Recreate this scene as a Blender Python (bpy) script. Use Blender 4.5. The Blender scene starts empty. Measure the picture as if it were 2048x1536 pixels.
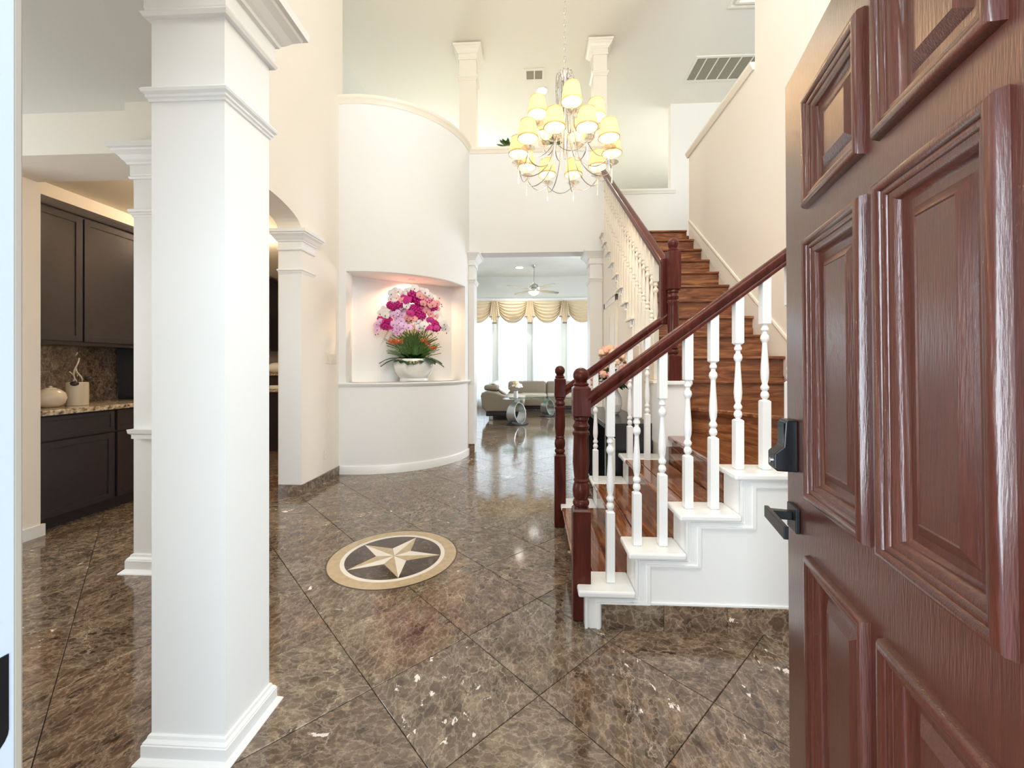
import bpy, bmesh, math, random
from math import sin, cos, pi, radians, sqrt, atan2
from mathutils import Vector, Matrix
random.seed(7)
S = bpy.context.scene
COL = S.collection

# ------------------------------------------------------------------ camera
cam = bpy.data.objects.new('camera', bpy.data.cameras.new('camera'))
COL.objects.link(cam)
cam.location = (0, 0, 1.3)
cam.rotation_euler = (radians(90), 0, radians(2.9))
cam.data.sensor_width = 36
cam.data.lens = 36 * 811 / 2048
cam.data.shift_y = -33 / 2048
cam.data.clip_start = 0.01
cam.data.clip_end = 200
S.camera = cam

# ------------------------------------------------------------------ exposure, world, big lights
S.view_settings.view_transform = 'Standard'
S.view_settings.look = 'None'
S.view_settings.exposure = 1.08
S.view_settings.gamma = 1
S.view_settings.use_curve_mapping = False
S.cycles.max_bounces = 8
S.cycles.diffuse_bounces = 5
S.cycles.glossy_bounces = 4
S.cycles.transparent_max_bounces = 12
S.cycles.sample_clamp_indirect = 6
S.cycles.caustics_reflective = False
S.cycles.caustics_refractive = False
try:
    S.cycles.use_denoising = True
    S.cycles.denoiser = 'OPENIMAGEDENOISE'
except Exception:
    pass

W = bpy.data.worlds.new('world')
S.world = W
W.use_nodes = True
W.node_tree.nodes['Background'].inputs[0].default_value = (0.80, 0.90, 1.0, 1)
W.node_tree.nodes['Background'].inputs[1].default_value = 0.45


def area_light(name, loc, direction, sx, sy, power, color):
    l = bpy.data.lights.new(name, 'AREA')
    l.shape = 'RECTANGLE'; l.size = sx; l.size_y = sy
    l.energy = power; l.color = color
    o = bpy.data.objects.new(name, l)
    o.location = loc
    o.rotation_euler = Vector(direction).to_track_quat('-Z', 'Y').to_euler()
    COL.objects.link(o)
    return o


def point_light(name, loc, power, color, r=0.03):
    l = bpy.data.lights.new(name, 'POINT')
    l.energy = power; l.color = color; l.shadow_soft_size = r
    o = bpy.data.objects.new(name, l); o.location = loc
    COL.objects.link(o)
    return o


def spot_light(name, loc, direction, power, color, angle=100, blend=0.6, r=0.03):
    l = bpy.data.lights.new(name, 'SPOT')
    l.energy = power; l.color = color; l.shadow_soft_size = r
    l.spot_size = radians(angle); l.spot_blend = blend
    o = bpy.data.objects.new(name, l); o.location = loc
    o.rotation_euler = Vector(direction).to_track_quat('-Z', 'Y').to_euler()
    COL.objects.link(o)
    return o


DAY = (0.86, 0.93, 1.0)
WARM = (1.0, 0.78, 0.52)
# daylight of the tall window over the entrance door, of the dining room window,
# and of the bay window outside the sheers; the upstairs lights are added fills
area_light('daylight_entry_window', (0.45, 0.45, 4.3), (0.35, 1, -0.25), 2.4, 2.4, 46, (1.0, 0.97, 0.92))
area_light('daylight_porch', (3.4, -3.0, 1.7), (-0.6, 1, 0), 5.0, 3.2, 330, (0.72, 0.87, 1.0))
area_light('fill_porch_left', (-3.6, -3.0, 1.8), (0.62, 1, 0), 5.0, 3.4, 380, (0.78, 0.90, 1.0))  # added fill aimed through the doorway to brighten the lower stairs
area_light('daylight_dining_window', (-4.9, 1.2, 1.7), (1, 0.15, -0.1), 1.8, 1.8, 22, DAY)
area_light('fill_upper_left', (-2.4, 10.5, 5.2), (0.3, -0.6, 0.75), 2.0, 1.2, 60, DAY)  # added fill lifting the upper hall ceiling, no window built here
area_light('fill_upper_right', (4.8, 8.5, 5.0), (-1, -0.2, 0.3), 2.0, 1.5, 30, DAY)  # added fill for the ceiling beyond the landing opening
area_light('daylight_bay_window', (0.1, 14.3, 2.2), (0, -1, -0.05), 6.0, 3.6, 105, DAY)
area_light('living_side_light', (3.8, 9.0, 2.2), (-1, 0, -0.1), 2.5, 2.0, 110, DAY)  # unseen side light, this wall has no window


# ------------------------------------------------------------------ materials
def new_mat(name):
    m = bpy.data.materials.new(name); m.use_nodes = True
    nt = m.node_tree
    b = nt.nodes['Principled BSDF']
    return m, nt, b


def N(nt, t, **kw):
    n = nt.nodes.new(t)
    for k, v in kw.items():
        setattr(n, k, v)
    return n


def plain(name, col, rough=0.5, metal=0.0, coat=0.0, bump=0.0, bscale=60, var=0.0, emit=None, estr=0, spec=None):
    m, nt, b = new_mat(name)
    b.inputs['Base Color'].default_value = (*col, 1)
    b.inputs['Roughness'].default_value = rough
    b.inputs['Metallic'].default_value = metal
    b.inputs['Coat Weight'].default_value = coat
    b.inputs['Coat Roughness'].default_value = 0.08
    if spec is not None:
        b.inputs['Specular IOR Level'].default_value = spec
    if emit:
        b.inputs['Emission Color'].default_value = (*emit, 1)
        b.inputs['Emission Strength'].default_value = estr
    tc = N(nt, 'ShaderNodeTexCoord')
    nz = N(nt, 'ShaderNodeTexNoise')
    nz.inputs['Scale'].default_value = bscale
    nz.inputs['Detail'].default_value = 3
    nt.links.new(tc.outputs['Object'], nz.inputs['Vector'])
    if bump:
        bp = N(nt, 'ShaderNodeBump')
        bp.inputs['Strength'].default_value = bump
        bp.inputs['Distance'].default_value = 0.004
        nt.links.new(nz.outputs['Fac'], bp.inputs['Height'])
        nt.links.new(bp.outputs['Normal'], b.inputs['Normal'])
    if var:
        mx = N(nt, 'ShaderNodeMix', data_type='RGBA')
        mx.inputs[6].default_value = (*[c * (1 - var) for c in col], 1)
        mx.inputs[7].default_value = (*[min(1, c * (1 + var)) for c in col], 1)
        nt.links.new(nz.outputs['Fac'], mx.inputs[0])
        nt.links.new(mx.outputs[2], b.inputs['Base Color'])
    return m


def ramp(nt, stops):
    r = N(nt, 'ShaderNodeValToRGB')
    e = r.color_ramp.elements
    while len(e) < len(stops):
        e.new(0.5)
    for i, (p, c) in enumerate(stops):
        e[i].position = p
        e[i].color = (*c, 1) if len(c) == 3 else c
    return r


def marble(name, rough=0.09, tint=(1, 1, 1), scale=1.0, coords='Object'):
    m, nt, b = new_mat(name)
    L = nt.links.new
    tc = N(nt, 'ShaderNodeTexCoord')
    oi = N(nt, 'ShaderNodeObjectInfo')
    off = N(nt, 'ShaderNodeVectorMath', operation='SCALE')
    comb = N(nt, 'ShaderNodeCombineXYZ')
    L(oi.outputs['Random'], comb.inputs[0]); L(oi.outputs['Random'], comb.inputs[1])
    comb.inputs[2].default_value = 0.37
    L(comb.outputs[0], off.inputs[0]); off.inputs['Scale'].default_value = 83
    add = N(nt, 'ShaderNodeVectorMath', operation='ADD')
    L(tc.outputs[coords], add.inputs[0]); L(off.outputs[0], add.inputs[1])
    mp = N(nt, 'ShaderNodeMapping')
    mp.inputs['Scale'].default_value = (1.0 * scale, 1.5 * scale, 1.0 * scale)
    mp.inputs['Rotation'].default_value = (0, 0, 0.6)
    L(add.outputs[0], mp.inputs['Vector'])
    dn = N(nt, 'ShaderNodeTexNoise'); dn.inputs['Scale'].default_value = 9; dn.inputs['Detail'].default_value = 6
    dn.inputs['Roughness'].default_value = 0.65
    L(mp.outputs[0], dn.inputs['Vector'])
    ds = N(nt, 'ShaderNodeVectorMath', operation='SCALE'); ds.inputs['Scale'].default_value = 0.15
    L(dn.outputs['Color'], ds.inputs[0])
    wp = N(nt, 'ShaderNodeVectorMath', operation='ADD')
    L(mp.outputs[0], wp.inputs[0]); L(ds.outputs[0], wp.inputs[1])
    n1 = N(nt, 'ShaderNodeTexNoise'); n1.inputs['Scale'].default_value = 11
    n1.inputs['Detail'].default_value = 12; n1.inputs['Roughness'].default_value = 0.74
    n1.inputs['Distortion'].default_value = 0.5
    L(wp.outputs[0], n1.inputs['Vector'])
    r1 = ramp(nt, [(0.34, (0.050, 0.032, 0.022)), (0.46, (0.112, 0.078, 0.053)), (0.56, (0.182, 0.134, 0.094)), (0.69, (0.36, 0.285, 0.21))])
    L(n1.outputs['Fac'], r1.inputs[0])
    # dark pebbles in patches
    vp = N(nt, 'ShaderNodeTexVoronoi', feature='F1'); vp.inputs['Scale'].default_value = 17
    L(wp.outputs[0], vp.inputs['Vector'])
    pr_ = ramp(nt, [(0.0, (0.36, 0.33, 0.31)), (0.27, (0.46, 0.42, 0.40)), (0.35, (1, 1, 1))])
    L(vp.outputs['Distance'], pr_.inputs[0])
    n2 = N(nt, 'ShaderNodeTexNoise'); n2.inputs['Scale'].default_value = 5.0; n2.inputs['Detail'].default_value = 5
    L(add.outputs[0], n2.inputs['Vector'])
    g2 = ramp(nt, [(0.44, (0, 0, 0)), (0.60, (1, 1, 1))])
    L(n2.outputs['Fac'], g2.inputs[0])
    mpb = N(nt, 'ShaderNodeMix', data_type='RGBA', blend_type='MULTIPLY')
    L(g2.outputs[0], mpb.inputs[0]); L(r1.outputs[0], mpb.inputs[6]); L(pr_.outputs[0], mpb.inputs[7])
    # net of pale veins
    v1 = N(nt, 'ShaderNodeTexVoronoi', feature='DISTANCE_TO_EDGE'); v1.inputs['Scale'].default_value = 19
    L(wp.outputs[0], v1.inputs['Vector'])
    e1 = ramp(nt, [(0.0, (1, 1, 1)), (0.045, (0.3, 0.3, 0.3)), (0.13, (0, 0, 0))])
    L(v1.outputs['Distance'], e1.inputs[0])
    vm = N(nt, 'ShaderNodeMath', operation='MULTIPLY'); L(e1.outputs[0], vm.inputs[0]); L(n1.outputs['Fac'], vm.inputs[1])
    m1 = N(nt, 'ShaderNodeMix', data_type='RGBA')
    vm3 = N(nt, 'ShaderNodeMath', operation='MULTIPLY'); L(vm.outputs[0], vm3.inputs[0]); vm3.inputs[1].default_value = 0.8
    L(vm3.outputs[0], m1.inputs[0]); L(mpb.outputs[2], m1.inputs[6]); m1.inputs[7].default_value = (0.55, 0.46, 0.35, 1)
    # long thin veins
    v2 = N(nt, 'ShaderNodeTexVoronoi', feature='DISTANCE_TO_EDGE'); v2.inputs['Scale'].default_value = 2.6
    L(wp.outputs[0], v2.inputs['Vector'])
    e2 = ramp(nt, [(0.0, (0.6, 0.6, 0.6)), (0.005, (0.15, 0.15, 0.15)), (0.011, (0, 0, 0))])
    L(v2.outputs['Distance'], e2.inputs[0])
    m2 = N(nt, 'ShaderNodeMix', data_type='RGBA')
    vv = N(nt, 'ShaderNodeMath', operation='MULTIPLY'); L(e2.outputs[0], vv.inputs[0]); L(g2.outputs[0], vv.inputs[1])
    L(vv.outputs[0], m2.inputs[0]); L(m1.outputs[2], m2.inputs[6]); m2.inputs[7].default_value = (0.68, 0.60, 0.48, 1)
    # white crystalline patches
    n3 = N(nt, 'ShaderNodeTexNoise'); n3.inputs['Scale'].default_value = 14; n3.inputs['Detail'].default_value = 5
    L(wp.outputs[0], n3.inputs['Vector'])
    g3 = ramp(nt, [(0.70, (0, 0, 0)), (0.715, (1, 1, 1))])
    n4 = N(nt, 'ShaderNodeTexNoise'); n4.inputs['Scale'].default_value = 1.3; n4.inputs['Detail'].default_value = 2
    L(add.outputs[0], n4.inputs['Vector'])
    ms = N(nt, 'ShaderNodeMath', operation='MULTIPLY_ADD'); L(n4.outputs['Fac'], ms.inputs[0]); ms.inputs[1].default_value = 0.55; ms.inputs[2].default_value = -0.32
    ad = N(nt, 'ShaderNodeMath', operation='ADD'); L(n3.outputs['Fac'], ad.inputs[0]); L(ms.outputs[0], ad.inputs[1])
    L(ad.outputs[0], g3.inputs[0])
    m3 = N(nt, 'ShaderNodeMix', data_type='RGBA')
    L(g3.outputs[0], m3.inputs[0]); L(m2.outputs[2], m3.inputs[6]); m3.inputs[7].default_value = (0.85, 0.82, 0.78, 1)
    # tile to tile tone
    tr = ramp(nt, [(0.0, (0.86, 0.84, 0.82)), (0.35, (1.12, 0.94, 0.84)), (0.7, (1.0, 1.0, 0.98)), (1.0, (1.12, 1.08, 1.0))])
    L(oi.outputs['Random'], tr.inputs[0])
    mt = N(nt, 'ShaderNodeMix', data_type='RGBA', blend_type='MULTIPLY')
    mt.inputs[0].default_value = 1
    L(m3.outputs[2], mt.inputs[6]); L(tr.outputs[0], mt.inputs[7])
    mt2 = N(nt, 'ShaderNodeMix', data_type='RGBA', blend_type='MULTIPLY')
    mt2.inputs[0].default_value = 1
    L(mt.outputs[2], mt2.inputs[6]); mt2.inputs[7].default_value = (*tint, 1)
    L(mt2.outputs[2], b.inputs['Base Color'])
    b.inputs['Roughness'].default_value = rough
    b.inputs['Specular IOR Level'].default_value = 0.8
    return m


def wood(name, c_dark, c_mid, c_light, rough=0.22, coat=0.5, stretch=(1, 12, 12), scale=3.0, bump=0.0, spec=0.25):
    m, nt, b = new_mat(name)
    L = nt.links.new
    tc = N(nt, 'ShaderNodeTexCoord'); oi = N(nt, 'ShaderNodeObjectInfo')
    comb = N(nt, 'ShaderNodeCombineXYZ')
    mul = N(nt, 'ShaderNodeMath', operation='MULTIPLY'); mul.inputs[1].default_value = 47
    L(oi.outputs['Random'], mul.inputs[0])
    for i in range(3):
        L(mul.outputs[0], comb.inputs[i])
    add = N(nt, 'ShaderNodeVectorMath', operation='ADD')
    L(tc.outputs['Object'], add.inputs[0]); L(comb.outputs[0], add.inputs[1])
    mp = N(nt, 'ShaderNodeMapping'); mp.inputs['Scale'].default_value = stretch
    L(add.outputs[0], mp.inputs['Vector'])
    n = N(nt, 'ShaderNodeTexNoise'); n.inputs['Scale'].default_value = scale
    n.inputs['Detail'].default_value = 7; n.inputs['Roughness'].default_value = 0.6; n.inputs['Distortion'].default_value = 1.2
    L(mp.outputs[0], n.inputs['Vector'])
    r = ramp(nt, [(0.28, c_dark), (0.5, c_mid), (0.72, c_light)])
    L(n.outputs['Fac'], r.inputs[0])
    L(r.outputs[0], b.inputs['Base Color'])
    b.inputs['Roughness'].default_value = rough
    b.inputs['Specular IOR Level'].default_value = spec
    b.inputs['Coat Weight'].default_value = coat
    b.inputs['Coat Roughness'].default_value = 0.05
    if bump:
        n2 = N(nt, 'ShaderNodeTexNoise'); n2.inputs['Scale'].default_value = scale * 3
        n2.inputs['Detail'].default_value = 6
        L(mp.outputs[0], n2.inputs['Vector'])
        bp = N(nt, 'ShaderNodeBump'); bp.inputs['Strength'].default_value = bump; bp.inputs['Distance'].default_value = 0.002
        L(n2.outputs['Fac'], bp.inputs['Height'])
        L(bp.outputs['Normal'], b.inputs['Normal'])
        L(bp.outputs['Normal'], b.inputs['Coat Normal'])
    return m


def granite(name):
    m, nt, b = new_mat(name)
    L = nt.links.new
    tc = N(nt, 'ShaderNodeTexCoord')
    n = N(nt, 'ShaderNodeTexNoise'); n.inputs['Scale'].default_value = 40; n.inputs['Detail'].default_value = 8
    L(tc.outputs['Object'], n.inputs['Vector'])
    r = ramp(nt, [(0.35, (0.10, 0.07, 0.05)), (0.5, (0.55, 0.42, 0.28)), (0.65, (0.80, 0.70, 0.55))])
    L(n.outputs['Fac'], r.inputs[0]); L(r.outputs[0], b.inputs['Base Color'])
    b.inputs['Roughness'].default_value = 0.12
    return m


def cloth(name, col, trans=0.5, alpha=1.0, emit=0.0, ecol=None):
    m, nt, b = new_mat(name)
    L = nt.links.new
    out = nt.nodes['Material Output']
    d = N(nt, 'ShaderNodeBsdfDiffuse'); d.inputs[0].default_value = (*col, 1)
    t = N(nt, 'ShaderNodeBsdfTranslucent'); t.inputs[0].default_value = (*col, 1)
    mx = N(nt, 'ShaderNodeMixShader'); mx.inputs[0].default_value = trans
    L(d.outputs[0], mx.inputs[1]); L(t.outputs[0], mx.inputs[2])
    last = mx
    if alpha < 1:
        tr = N(nt, 'ShaderNodeBsdfTransparent')
        m2 = N(nt, 'ShaderNodeMixShader'); m2.inputs[0].default_value = alpha
        L(tr.outputs[0], m2.inputs[1]); L(last.outputs[0], m2.inputs[2])
        last = m2
    if emit:
        e = N(nt, 'ShaderNodeEmission'); e.inputs[0].default_value = (*(ecol or col), 1); e.inputs[1].default_value = emit
        a = N(nt, 'ShaderNodeAddShader')
        L(last.outputs[0], a.inputs[0]); L(e.outputs[0], a.inputs[1])
        last = a
    L(last.outputs[0], out.inputs[0])
    return m


def glass(name, col=(0.9, 0.97, 0.95), gloss=0.12, rough=0.02):
    m, nt, b = new_mat(name)
    L = nt.links.new
    out = nt.nodes['Material Output']
    t = N(nt, 'ShaderNodeBsdfTransparent'); t.inputs[0].default_value = (*col, 1)
    g = N(nt, 'ShaderNodeBsdfGlossy'); g.inputs[0].default_value = (1, 1, 1, 1); g.inputs['Roughness'].default_value = rough
    mx = N(nt, 'ShaderNodeMixShader'); mx.inputs[0].default_value = gloss
    L(t.outputs[0], mx.inputs[1]); L(g.outputs[0], mx.inputs[2]); L(mx.outputs[0], out.inputs[0])
    return m


def emission(name, col, strength):
    return plain(name, (0.8, 0.8, 0.8), emit=col, estr=strength)


M = {}
M['cream'] = plain('cream_wall_paint', (0.90, 0.84, 0.75), 0.7, bump=0.08, bscale=220)
M['white_wall'] = plain('off_white_wall_paint', (0.86, 0.862, 0.85), 0.65, bump=0.08, bscale=220)
M['grey_wall'] = plain('pale_grey_wall_paint', (0.74, 0.75, 0.70), 0.7, bump=0.08, bscale=220)
M['ceiling'] = plain('ceiling_paint', (0.86, 0.81, 0.70), 0.8, bump=0.15, bscale=90)
M['knockdown'] = plain('textured_ceiling_paint', (0.80, 0.80, 0.76), 0.8, bump=0.9, bscale=14, var=0.03)
M['trim'] = plain('white_trim_paint', (0.88, 0.88, 0.86), 0.32)
M['jamb'] = plain('darkened_frame_paint', (0.42, 0.45, 0.50), 0.5)  # white frame paint, darkened to hold back the strong light on it
M['trim_warm'] = plain('ivory_trim_paint', (0.90, 0.84, 0.72), 0.35)
M['marble'] = marble('brown_marble')
M['marble_dark'] = marble('dark_brown_marble', tint=(0.35, 0.30, 0.29))
M['grout'] = plain('dark_grout', (0.07, 0.05, 0.04), 0.8)
M['stone_tan'] = plain('tan_stone', (0.52, 0.40, 0.25), 0.15, var=0.25, bscale=25)
M['stone_cream'] = plain('cream_stone', (0.83, 0.77, 0.68), 0.15, var=0.06, bscale=25)
M['stair_wood'] = wood('red_brown_stair_wood', (0.085, 0.024, 0.010), (0.215, 0.072, 0.028), (0.46, 0.20, 0.075), 0.16, 0.6, (9, 1.1, 9), 2.4)
M['stair_wood_x'] = wood('red_brown_stair_wood_across', (0.085, 0.024, 0.010), (0.215, 0.072, 0.028), (0.46, 0.20, 0.075), 0.16, 0.6, (1.1, 9, 9), 2.4)
M['mahogany'] = wood('mahogany_varnish', (0.045, 0.009, 0.006), (0.080, 0.016, 0.011), (0.12, 0.028, 0.018), 0.28, 0.14, (10, 10, 1), 2.5, spec=0.14)
M['door_wood'] = wood('door_varnish', (0.048, 0.010, 0.006), (0.066, 0.0145, 0.008), (0.088, 0.021, 0.012), 0.35, 0.85, (30, 30, 2.0), 5.0, bump=0.30)
M['cabinet'] = plain('espresso_cabinet', (0.030, 0.025, 0.030), 0.28, var=0.2, bscale=30)
M['console'] = plain('dark_console_wood', (0.022, 0.022, 0.024), 0.25)
M['granite'] = granite('speckled_granite')
M['black'] = plain('black_metal', (0.012, 0.012, 0.013), 0.3, 0.4)
M['grey_glass'] = plain('dark_keypad_glass', (0.05, 0.06, 0.07), 0.06)
M['chrome'] = plain('chrome', (0.62, 0.60, 0.57), 0.14, 1.0)
M['nickel'] = plain('brushed_nickel', (0.50, 0.49, 0.46), 0.3, 1.0)
M['silver'] = plain('satin_silver_paint', (0.52, 0.53, 0.51), 0.3, 0.7)
M['ceramic'] = plain('white_ceramic', (0.86, 0.85, 0.80), 0.12, coat=0.5)
M['ceramic_dim'] = plain('ivory_ceramic', (0.66, 0.60, 0.48), 0.25)
M['plastic'] = plain('ivory_switch_plastic', (0.84, 0.76, 0.65), 0.35)
M['shade'] = cloth('pleated_shade_fabric', (0.60, 0.42, 0.20), 0.07, emit=0.27, ecol=(1.0, 0.72, 0.36))
M['shade_band'] = plain('gold_shade_band', (0.62, 0.42, 0.16), 0.5)
M['bulb'] = emission('lit_bulb', (1.0, 0.80, 0.50), 8)
M['lamp_disc'] = emission('lit_downlight', (1.0, 0.92, 0.78), 9)
M['crystal'] = glass('crystal', (0.97, 0.95, 0.90), 0.35, 0.05)
M['glass'] = glass('clear_glass', (0.95, 0.98, 0.98), 0.06)
M['table_glass'] = glass('table_glass', (0.70, 0.82, 0.78), 0.35)
M['sheer'] = cloth('white_sheer', (0.96, 0.98, 1.0), 0.75, 0.82)
M['drape'] = cloth('beige_satin_drape', (0.76, 0.64, 0.46), 0.10)
M['drape_dark'] = plain('bronze_trim_fabric', (0.22, 0.17, 0.10), 0.6)
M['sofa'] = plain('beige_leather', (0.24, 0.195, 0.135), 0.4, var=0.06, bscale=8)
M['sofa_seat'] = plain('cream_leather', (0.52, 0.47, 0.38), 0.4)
M['throw'] = plain('white_fringed_cloth', (0.80, 0.77, 0.75), 0.9, bump=0.5, bscale=80)
M['dark_base'] = plain('dark_sofa_base', (0.02, 0.02, 0.022), 0.3)
M['magenta'] = plain('magenta_petal', (0.55, 0.012, 0.22), 0.5, var=0.5, bscale=70)
M['lilac'] = plain('lilac_petal', (0.80, 0.52, 0.78), 0.5, var=0.2, bscale=60)
M['petal_white'] = plain('white_petal', (0.88, 0.84, 0.82), 0.5, var=0.06)
M['petal_pink'] = plain('pink_petal', (0.85, 0.36, 0.36), 0.5, var=0.2)
M['peach'] = plain('peach_petal', (0.86, 0.52, 0.36), 0.5, var=0.15)
M['petal_cream'] = plain('cream_petal', (0.88, 0.66, 0.48), 0.5, var=0.15)
M['yellow'] = plain('yellow_petal', (0.84, 0.68, 0.22), 0.5)
M['orange'] = plain('rust_petal', (0.62, 0.18, 0.05), 0.6)
M['lip'] = plain('purple_lip', (0.30, 0.03, 0.22), 0.5)
M['leaf'] = plain('dark_leaf', (0.018, 0.065, 0.025), 0.35, var=0.4, bscale=12)
M['grass'] = plain('grass_blade', (0.10, 0.20, 0.045), 0.45, var=0.5, bscale=12)
M['stem'] = plain('stem_green', (0.14, 0.22, 0.06), 0.5)
M['vent'] = plain('vent_shadow', (0.30, 0.27, 0.20), 0.8)
M['vent_white'] = plain('vent_metal', (0.84, 0.80, 0.70), 0.5)
M['rubber'] = plain('beige_weatherstrip', (0.30, 0.25, 0.20), 0.8)


# ------------------------------------------------------------------ mesh helpers
class MB:
    def __init__(self):
        self.v = []; self.f = []; self.mi = []; self.cur = 0

    def add(self, verts, faces):
        n = len(self.v)
        self.v += [tuple(p) for p in verts]
        for fa in faces:
            self.f.append(tuple(i + n for i in fa)); self.mi.append(self.cur)
        return self

    def box(self, x0, x1, y0, y1, z0, z1):
        p = [(x0, y0, z0), (x1, y0, z0), (x1, y1, z0), (x0, y1, z0), (x0, y0, z1), (x1, y0, z1), (x1, y1, z1), (x0, y1, z1)]
        return self.add(p, [(0, 3, 2, 1), (4, 5, 6, 7), (0, 1, 5, 4), (1, 2, 6, 5), (2, 3, 7, 6), (3, 0, 4, 7)])

    def prism(self, poly, a0, a1, axis='z'):
        n = len(poly)

        def P(p, h):
            if axis == 'z': return (p[0], p[1], h)
            if axis == 'y': return (p[0], h, p[1])
            return (h, p[0], p[1])
        vs = [P(p, a0) for p in poly] + [P(p, a1) for p in poly]
        fs = [tuple(range(n)), tuple(range(2 * n - 1, n - 1, -1))]
        for i in range(n):
            j = (i + 1) % n
            fs.append((i, i + n, j + n, j))
        return self.add(vs, fs)

    def rings(self, rect, prof, cap=True):
        """stack of rectangles: rect (x0,x1,y0,y1) grown by p at height z"""
        x0, x1, y0, y1 = rect
        vs = []; fs = []
        for p, z in prof:
            vs += [(x0 - p, y0 - p, z), (x1 + p, y0 - p, z), (x1 + p, y1 + p, z), (x0 - p, y1 + p, z)]
        for k in range(len(prof) - 1):
            for i in range(4):
                j = (i + 1) % 4
                fs.append((4 * k + i, 4 * k + j, 4 * k + 4 + j, 4 * k + 4 + i))
        if cap:
            fs.append((3, 2, 1, 0)); t = 4 * (len(prof) - 1); fs.append((t, t + 1, t + 2, t + 3))
        return self.add(vs, fs)

    def lathe(self, prof, c=(0, 0, 0), n=20, cap=True, phase=0.0):
        vs = []; fs = []
        for r, z in prof:
            for i in range(n):
                a = 2 * pi * i / n + phase
                vs.append((c[0] + r * cos(a), c[1] + r * sin(a), c[2] + z))
        for k in range(len(prof) - 1):
            for i in range(n):
                j = (i + 1) % n
                fs.append((k * n + i, k * n + j, (k + 1) * n + j, (k + 1) * n + i))
        if cap:
            fs.append(tuple(range(n - 1, -1, -1))); t = (len(prof) - 1) * n; fs.append(tuple(range(t, t + n)))
        return self.add(vs, fs)

    def tube(self, pts, r, n=8, taper=None):
        pts = [Vector(p) for p in pts]
        vs = []; fs = []
        up = Vector((0, 0, 1))
        for i, p in enumerate(pts):
            d = (pts[min(i + 1, len(pts) - 1)] - pts[max(i - 1, 0)]).normalized()
            a = d.cross(up)
            if a.length < 1e-3: a = d.cross(Vector((0, 1, 0)))
            a.normalize(); b = d.cross(a).normalized()
            rr = r if taper is None else taper[i]
            for k in range(n):
                t = 2 * pi * k / n
                vs.append(p + a * cos(t) * rr + b * sin(t) * rr)
        for i in range(len(pts) - 1):
            for k in range(n):
                j = (k + 1) % n
                fs.append((i * n + k, i * n + j, (i + 1) * n + j, (i + 1) * n + k))
        fs.append(tuple(range(n - 1, -1, -1))); t = (len(pts) - 1) * n; fs.append(tuple(range(t, t + n)))
        return self.add(vs, fs)

    def arc_band(self, c, prof, a0, a1, n=40):
        """closed profile [(r,z)..] swept round centre c from angle a0 to a1"""
        m = len(prof); vs = []; fs = []
        for i in range(n + 1):
            a = a0 + (a1 - a0) * i / n
            for r, z in prof:
                vs.append((c[0] + r * cos(a), c[1] + r * sin(a), z))
        for i in range(n):
            for k in range(m):
                j = (k + 1) % m
                fs.append((i * m + k, i * m + j, (i + 1) * m + j, (i + 1) * m + k))
        fs.append(tuple(range(m))); fs.append(tuple(n * m + k for k in range(m - 1, -1, -1)))
        return self.add(vs, fs)

    def sweep(self, prof, p0, p1, axis_u, axis_v):
        """closed profile [(u,v)] swept straight from p0 to p1"""
        p0 = Vector(p0); p1 = Vector(p1); U = Vector(axis_u); V = Vector(axis_v)
        m = len(prof)
        vs = [p0 + U * u + V * v for u, v in prof] + [p1 + U * u + V * v for u, v in prof]
        fs = [tuple(range(m - 1, -1, -1)), tuple(range(m, 2 * m))]
        for k in range(m):
            j = (k + 1) % m
            fs.append((k, j, j + m, k + m))
        return self.add(vs, fs)

    def grid(self, fn, nu, nv):
        vs = [fn(i / nu, j / nv) for j in range(nv + 1) for i in range(nu + 1)]
        fs = [(j * (nu + 1) + i, j * (nu + 1) + i + 1, (j + 1) * (nu + 1) + i + 1, (j + 1) * (nu + 1) + i) for j in range(nv) for i in range(nu)]
        return self.add(vs, fs)

    def blob(self, c, rx, ry, rz, n=12, m=8, pw=1.0):
        vs = []; fs = []
        for j in range(m + 1):
            t = -pi / 2 + pi * j / m
            for i in range(n):
                a = 2 * pi * i / n

                def sp(x): return math.copysign(abs(x) ** pw, x)
                vs.append((c[0] + rx * sp(cos(t)) * sp(cos(a)), c[1] + ry * sp(cos(t)) * sp(sin(a)), c[2] + rz * sp(sin(t))))
        for j in range(m):
            for i in range(n):
                k = (i + 1) % n
                fs.append((j * n + i, j * n + k, (j + 1) * n + k, (j + 1) * n + i))
        return self.add(vs, fs)

    def mesh(self, name, mats, smooth=None):
        me = bpy.data.meshes.new(name)
        me.from_pydata(self.v, [], self.f)
        for m in (mats if isinstance(mats, (list, tuple)) else [mats]):
            me.materials.append(m)
        if len(set(self.mi)) > 1:
            me.polygons.foreach_set('material_index', self.mi)
        bm = bmesh.new(); bm.from_mesh(me)
        bmesh.ops.remove_doubles(bm, verts=bm.verts, dist=1e-6)
        bmesh.ops.recalc_face_normals(bm, faces=bm.faces)
        bm.to_mesh(me); bm.free()
        if smooth:
            me.shade_smooth()
            me.set_sharp_from_angle(angle=radians(smooth))
        me.update()
        return me

    def build(self, name, mats, parent=None, smooth=None, loc=None, rot=None, bevel=0.0):
        o = bpy.data.objects.new(name, self.mesh(name, mats, smooth))
        COL.objects.link(o)
        if parent: o.parent = parent
        if loc: o.location = loc
        if rot: o.rotation_euler = rot
        if bevel:
            b = o.modifiers.new('bevel', 'BEVEL'); b.width = bevel; b.segments = 2; b.limit_method = 'ANGLE'
            b.angle_limit = radians(40)
        return o


def tag(o, label=None, cat=None, group=None, kind=None):
    if label: o['label'] = label
    if cat: o['category'] = cat
    if group: o['group'] = group
    if kind: o['kind'] = kind
    return o


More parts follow.
